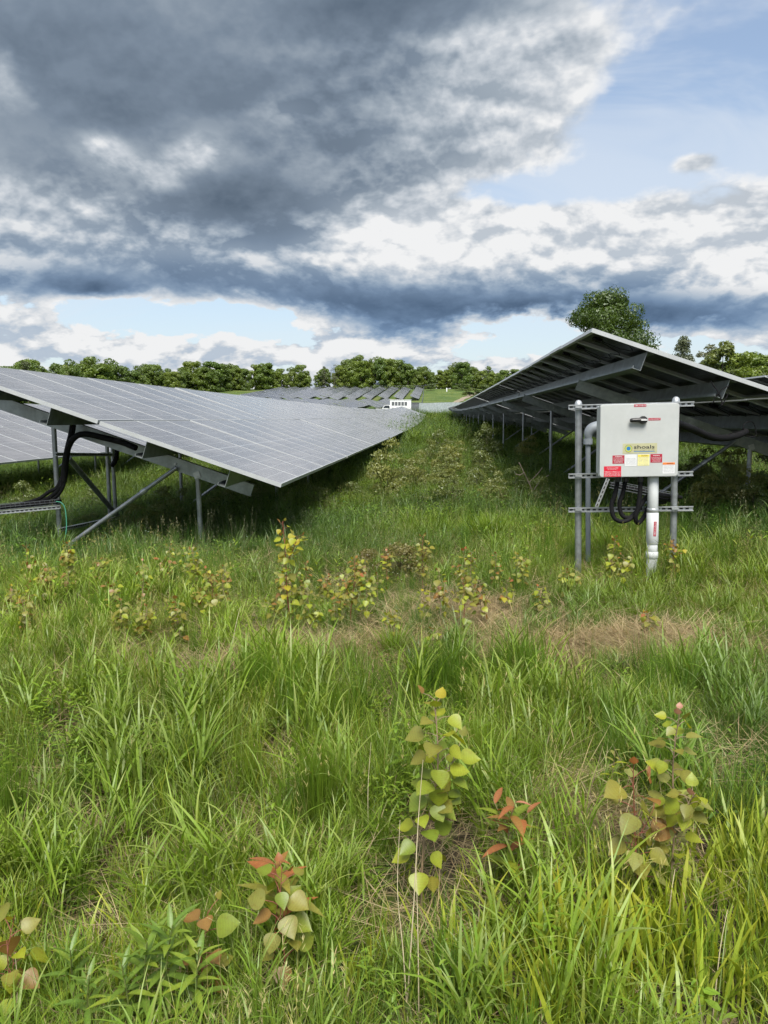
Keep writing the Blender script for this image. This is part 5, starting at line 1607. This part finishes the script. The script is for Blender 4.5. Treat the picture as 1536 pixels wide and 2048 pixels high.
def stalk(name, pts, label, w=.0022, mat=None, group=None, cat='stalk'):
    b = ground_at(*pts[-1]); Y = b.y
    Q = [b] + [at_depth(x, y, Y + (i + 1) * .02) for i, (x, y) in enumerate(reversed(pts[:-1]))]
    mb = MB(b); ax = spline(Q, 5); mb.tube(ax, [w * (1.1 - .8 * i / len(ax)) for i in range(len(ax))], 5)
    o = mb.obj(name, mat or M['stalk'], None, b); tag(o, label, cat, group)
DG = 'bleached dry stalks in the foreground'
stalk('dry_stalk', [(742, 1485), (736, 1580), (737, 1700)], 'short bleached grass stalk left of the lime poplar sapling', .0016, None, DG)
stalk('dry_stalk', [(846, 1520), (836, 1650), (828, 1800), (812, 2040)], 'long bleached stalk leaning through the lime poplar sapling', .002, None, DG)
stalk('dry_stalk', [(800, 1640), (795, 1780), (806, 1900), (816, 2050)], 'long bleached stalk crossing below the lime poplar sapling', .0018, None, DG)
stalk('dry_stalk', [(832, 1720), (836, 1880), (838, 2060)], 'straight bleached stalk under the lime poplar sapling', .0018, None, DG)
stalk('dry_stalk', [(480, 1215), (468, 1270), (460, 1345)], 'straight pale stalk rising from the dead straw', .003, None, DG)
stalk('dry_stalk', [(445, 1235), (470, 1275), (500, 1300)], 'leaning pale stalk over the dead straw', .003, None, DG)
stalk('dry_stalk', [(1350, 1738), (1342, 1790), (1335, 1860)], 'broken grey stalk below the bronze poplar sapling', .0025, None, DG)
stalk('dry_stalk', [(1200, 1880), (1225, 1960), (1245, 2060)], 'thin straw stalk among the broad strap leaves', .0018, None, DG)
stalk('dry_stalk', [(1455, 1820), (1440, 1900), (1425, 2040)], 'pale seeding grass stalk right of the strap leaves', .0018, None, DG)
stalk('dry_stalk', [(30, 1905), (35, 1980), (28, 2080)], 'pale stalk at the orange-tipped poplar', .0025, None, DG)
stalk('dry_stalk', [(440, 1625), (480, 1665), (520, 1705)], 'fallen bent reed lying beside the rushes', .0028, None, DG)
def sword(px, base, top, w, label, lean=0):
    b = ground_at(px, base); Y = b.y; t = at_depth(px + lean, top, Y); h = (t - b).length
    v = Veg(); G.seed(px)
    for k in range(4):
        L = h * (1.0, .8, .72, .6)[k]; ph = (.4, 2.6, 4.4, 5.4)[k]
        v.blade((G.uniform(-.012, .012), G.uniform(-.012, .012), 0), ph, L, w * (1, .6, .6, .5)[k], (.02, .16, .22, .3)[k], (.05, .25, .3, .5)[k], (.10, .14, .03), (.20, .27, .06), 6)
    o = link('sword_leaf_plant', v.mesh('sword_leaf_plant', M['clump']), None, b); tag(o, label, 'wild plant')
sword(402, 1960, 1660, .022, 'tall upright sword-leaved plant behind the small olive poplar')
sword(10, 1800, 1690, .014, 'arching sword-leaved clump at the edge of the mud')
def clock(px, top, base, label, r=.012):
    b = ground_at(px, base); Y = b.y; t = at_depth(px + 2, top, Y)
    e = empty('dandelion_clock', b); tag(e, label, 'flower', 'dandelion clocks')
    mb = MB(b); mb.tube(spline([b, b.lerp(t, .5) + Vector((.006, 0, 0)), t], 4), .0022, 6); mb.obj('stem', M['stem_tan'], e)
    v = Veg(); G.seed(px)
    for k in range(90):
        d = np.array([G.gauss(0, 1), G.gauss(0, 1), G.gauss(0, 1)]); d /= np.linalg.norm(d)
        s = np.cross(d, [.3, .5, .8]); s /= np.linalg.norm(s)
        v.ribbon([np.array([0, 0, 0.]), d * r * .6, d * r], s, [.0004, .0016, 0], [(.5, .48, .42)] * 3)
    link('seed_head', v.mesh('seed_head', M['clump']), e, t - b)
clock(632, 1718, 1800, 'dandelion clock on a thin stem beside the bronze young poplar', .012)
clock(810, 1152, 1180, 'dandelion clock at the back of the sapling patch', .02)
clock(948, 1122, 1160, 'dandelion clock behind the straw patch near the aisle', .02)
clock(1345, 1172, 1195, 'dandelion clock just right of the white plastic conduit', .02)
clock(1286, 1180, 1205, 'dandelion clock at the left foot of the white conduit', .02)

# shrubs in and beside the aisle
def shrub_mesh(seed, c0, c1): return crown_mesh('crown', seed, 1.0, .55, 22, 2600, .028, c0, c1, .03, 'round', .34)
SH = [shrub_mesh(201, (.125, .160, .035), (.225, .255, .075)), shrub_mesh(202, (.075, .112, .024), (.145, .185, .045)), shrub_mesh(203, (.13, .10, .035), (.19, .18, .045))]
SHS = trunk_mesh('stem', 66, .95, .010, 12, .5, .08)
def shrub(px, base, top, wpx, k, label, group=None):
    b = ground_at(px, base); t = at_depth(px, top, b.y); h = max(.2, t.z - b.z); w = wpx * b.y / FPX
    r = empty('shrub', b, (0, 0, rnd.uniform(0, 6))); r.scale = (w / 1.15, w / 1.15, h)
    tag(r, label, 'shrub', group); link('crown', SH[k], r); link('stem', SHS, r)
AG = 'shrubs in the aisle'
for px, b, t, w, k, lab in ((775, 1012, 885, 110, 0, 'tall loose pale green shrub growing in the middle of the aisle'), (705, 1010, 965, 70, 1, 'low shrub under the glass-side table edge'), (835, 985, 905, 70, 0, 'pale shrub right of the tall loose one in the aisle'),
        (965, 985, 905, 80, 1, 'shrub at the foot of the first underside-row posts'), (1030, 1005, 935, 80, 1, 'dark shrub beside the dead branch'), (915, 945, 885, 60, 0, 'shrub in the far part of the aisle'), (880, 1020, 960, 90, 1, 'low wide shrub in the aisle'),
        (1080, 1030, 955, 70, 1, 'dark shrub left of the pipe rack'), (640, 1030, 975, 90, 1, 'low dark shrub below the glass table corner'), (800, 1165, 1090, 120, 2, 'bronze-tinged bramble at the back of the sapling patch'), (740, 1160, 1100, 70, 2, 'bronze-tinged bramble beside the bright goldenrod'),
        (330, 1060, 975, 90, 1, 'dark leafy shrub behind the long brace of the left table'), (270, 1080, 1010, 80, 1, 'dark leafy shrub beside the thin braced pipes'), (50, 1040, 965, 80, 1, 'dark leafy shrub under the row behind the wire tray'),
        (1405, 985, 900, 90, 0, 'bright leafy shrub seen under the underside row'), (1470, 990, 885, 90, 0, 'taller bright leafy shrub seen under the underside row'), (1530, 1010, 905, 90, 1, 'dark leafy shrub by the low post of the underside row'), (1400, 1040, 970, 80, 1, 'dark shrub behind the brace beside the conduit')):
    shrub(px, b, t, w, k, lab, AG)
for k in range(16):
    px = rnd.uniform(690, 1060); b = rnd.uniform(925, 1050)
    if ground_at(px, b).x < -.75: px = rnd.uniform(840, 1040)
    shrub(px, b, b - rnd.uniform(40, 85), rnd.uniform(50, 100), rnd.choice((0, 1, 1)), 'leafy shrub scattered in the grass of the aisle', 'scattered aisle shrubs')
for k in range(10):
    px = rnd.uniform(1370, 1560); b = rnd.uniform(960, 1060)
    shrub(px, b, b - rnd.uniform(50, 95), rnd.uniform(60, 110), rnd.choice((0, 1, 1)), 'leafy shrub in the weeds under the underside row', 'weedy shrubs under the underside row')
for k in range(8):
    px = rnd.uniform(150, 560); b = rnd.uniform(1010, 1085)
    shrub(px, b, b - rnd.uniform(35, 60), rnd.uniform(60, 110), 1, 'dark shrub in the shade under the glass-side row', 'shrubs shaded by the glass-side row')
def dead_branch():
    b = ground_at(1075, 1010)
    r = empty('dead_branch', b); tag(r, 'bare dead branch leaning between the shrubs left of the rack', 'branch')
    for pts in ([(1075, 1010), (1062, 975), (1048, 945), (1038, 925)], [(1058, 965), (1075, 948), (1085, 935)], [(1065, 985), (1080, 962), (1098, 950)], [(1048, 945), (1040, 950), (1030, 948)]):
        Q = [at_depth(x, y, b.y) for x, y in pts]
        mb = MB(b); mb.tube(spline(Q, 4), .008, 5); mb.obj('twig', M['wood_grey'], r)
dead_branch()

def tussock(px, base, top, wpx, n, c0, c1, label, upright=False):
    """one clump of fine blades rooted together"""
    b = ground_at(px, base); t = at_depth(px, top, b.y); h = max(.15, t.z - b.z); w = wpx * b.y / FPX / 2
    v = Veg(); G.seed(px * 7 + base)
    for i in range(n):
        a = G.uniform(0, 6.28); rr = abs(G.gauss(0, w * .35))
        lean = abs(G.gauss(0, .08 if upright else .32))
        v.blade((rr * math.cos(a), rr * math.sin(a), -.01), a + G.gauss(0, .5), h * G.uniform(.7, 1.18), G.uniform(.0022, .0036) * max(1, b.y / 3), lean, G.uniform(0, .3) if upright else G.uniform(.3, 1.1), jit(c0), jit(c1), 5, G.uniform(-1, 1))
    o = link('rush_clump' if upright else 'sedge_tussock', v.mesh('tussock', M['clump']), None, b)
    tag(o, label, 'grass clump', 'clumps that stand out of the grass')
TB, TD = (.085, .150, .018), (.150, .250, .022)
for px, b, t, w, n, lab in ((655, 1248, 1195, 100, 330, 'vivid green sedge tussock beside the yellow-leaved tall sapling'), (815, 1228, 1185, 60, 200, 'small green sedge tussock right of the coral-tipped sapling'), (788, 1325, 1235, 70, 260, 'olive sedge tussock in the middle of the straw'),
        (540, 1305, 1250, 70, 240, 'sedge tussock at the edge of the straw below the tall sapling'), (600, 1335, 1290, 50, 160, 'small sedge tussock inside the dead straw'), (1245, 1365, 1300, 90, 260, 'dark sedge tussock in front of the straw below the conduit'), (925, 1300, 1240, 60, 200, 'sedge tussock between saplings on the straw'),
        (1280, 1250, 1195, 70, 200, 'yellow-green tussock below the white conduit'), (980, 1090, 1020, 120, 420, 'wide pale tussock in the aisle left of the rack')):
    dark = 'dark' in lab
    tussock(px, b, t, w, n, (.05, .09, .02) if dark else TB, (.075, .13, .03) if dark else TD, lab)
for px, b, t, w, n, lab in ((640, 1700, 1470, 110, 230, 'dense upright rush clump beside the fallen bent reed'), (25, 1690, 1500, 110, 200, 'upright rush clump behind the mud patch'), (970, 1580, 1420, 150, 230, 'upright rush clump right of the lime poplar tip'), (760, 1560, 1440, 110, 170, 'upright rush clump left of the lime poplar tip'),
        (500, 1620, 1470, 80, 150, 'slim rush clump left of the dense one'), (1060, 1580, 1470, 100, 150, 'rush clump behind the salmon willow shoot')):
    tussock(px, b, t, w, n, (.075, .115, .018), (.125, .215, .020), lab, True)
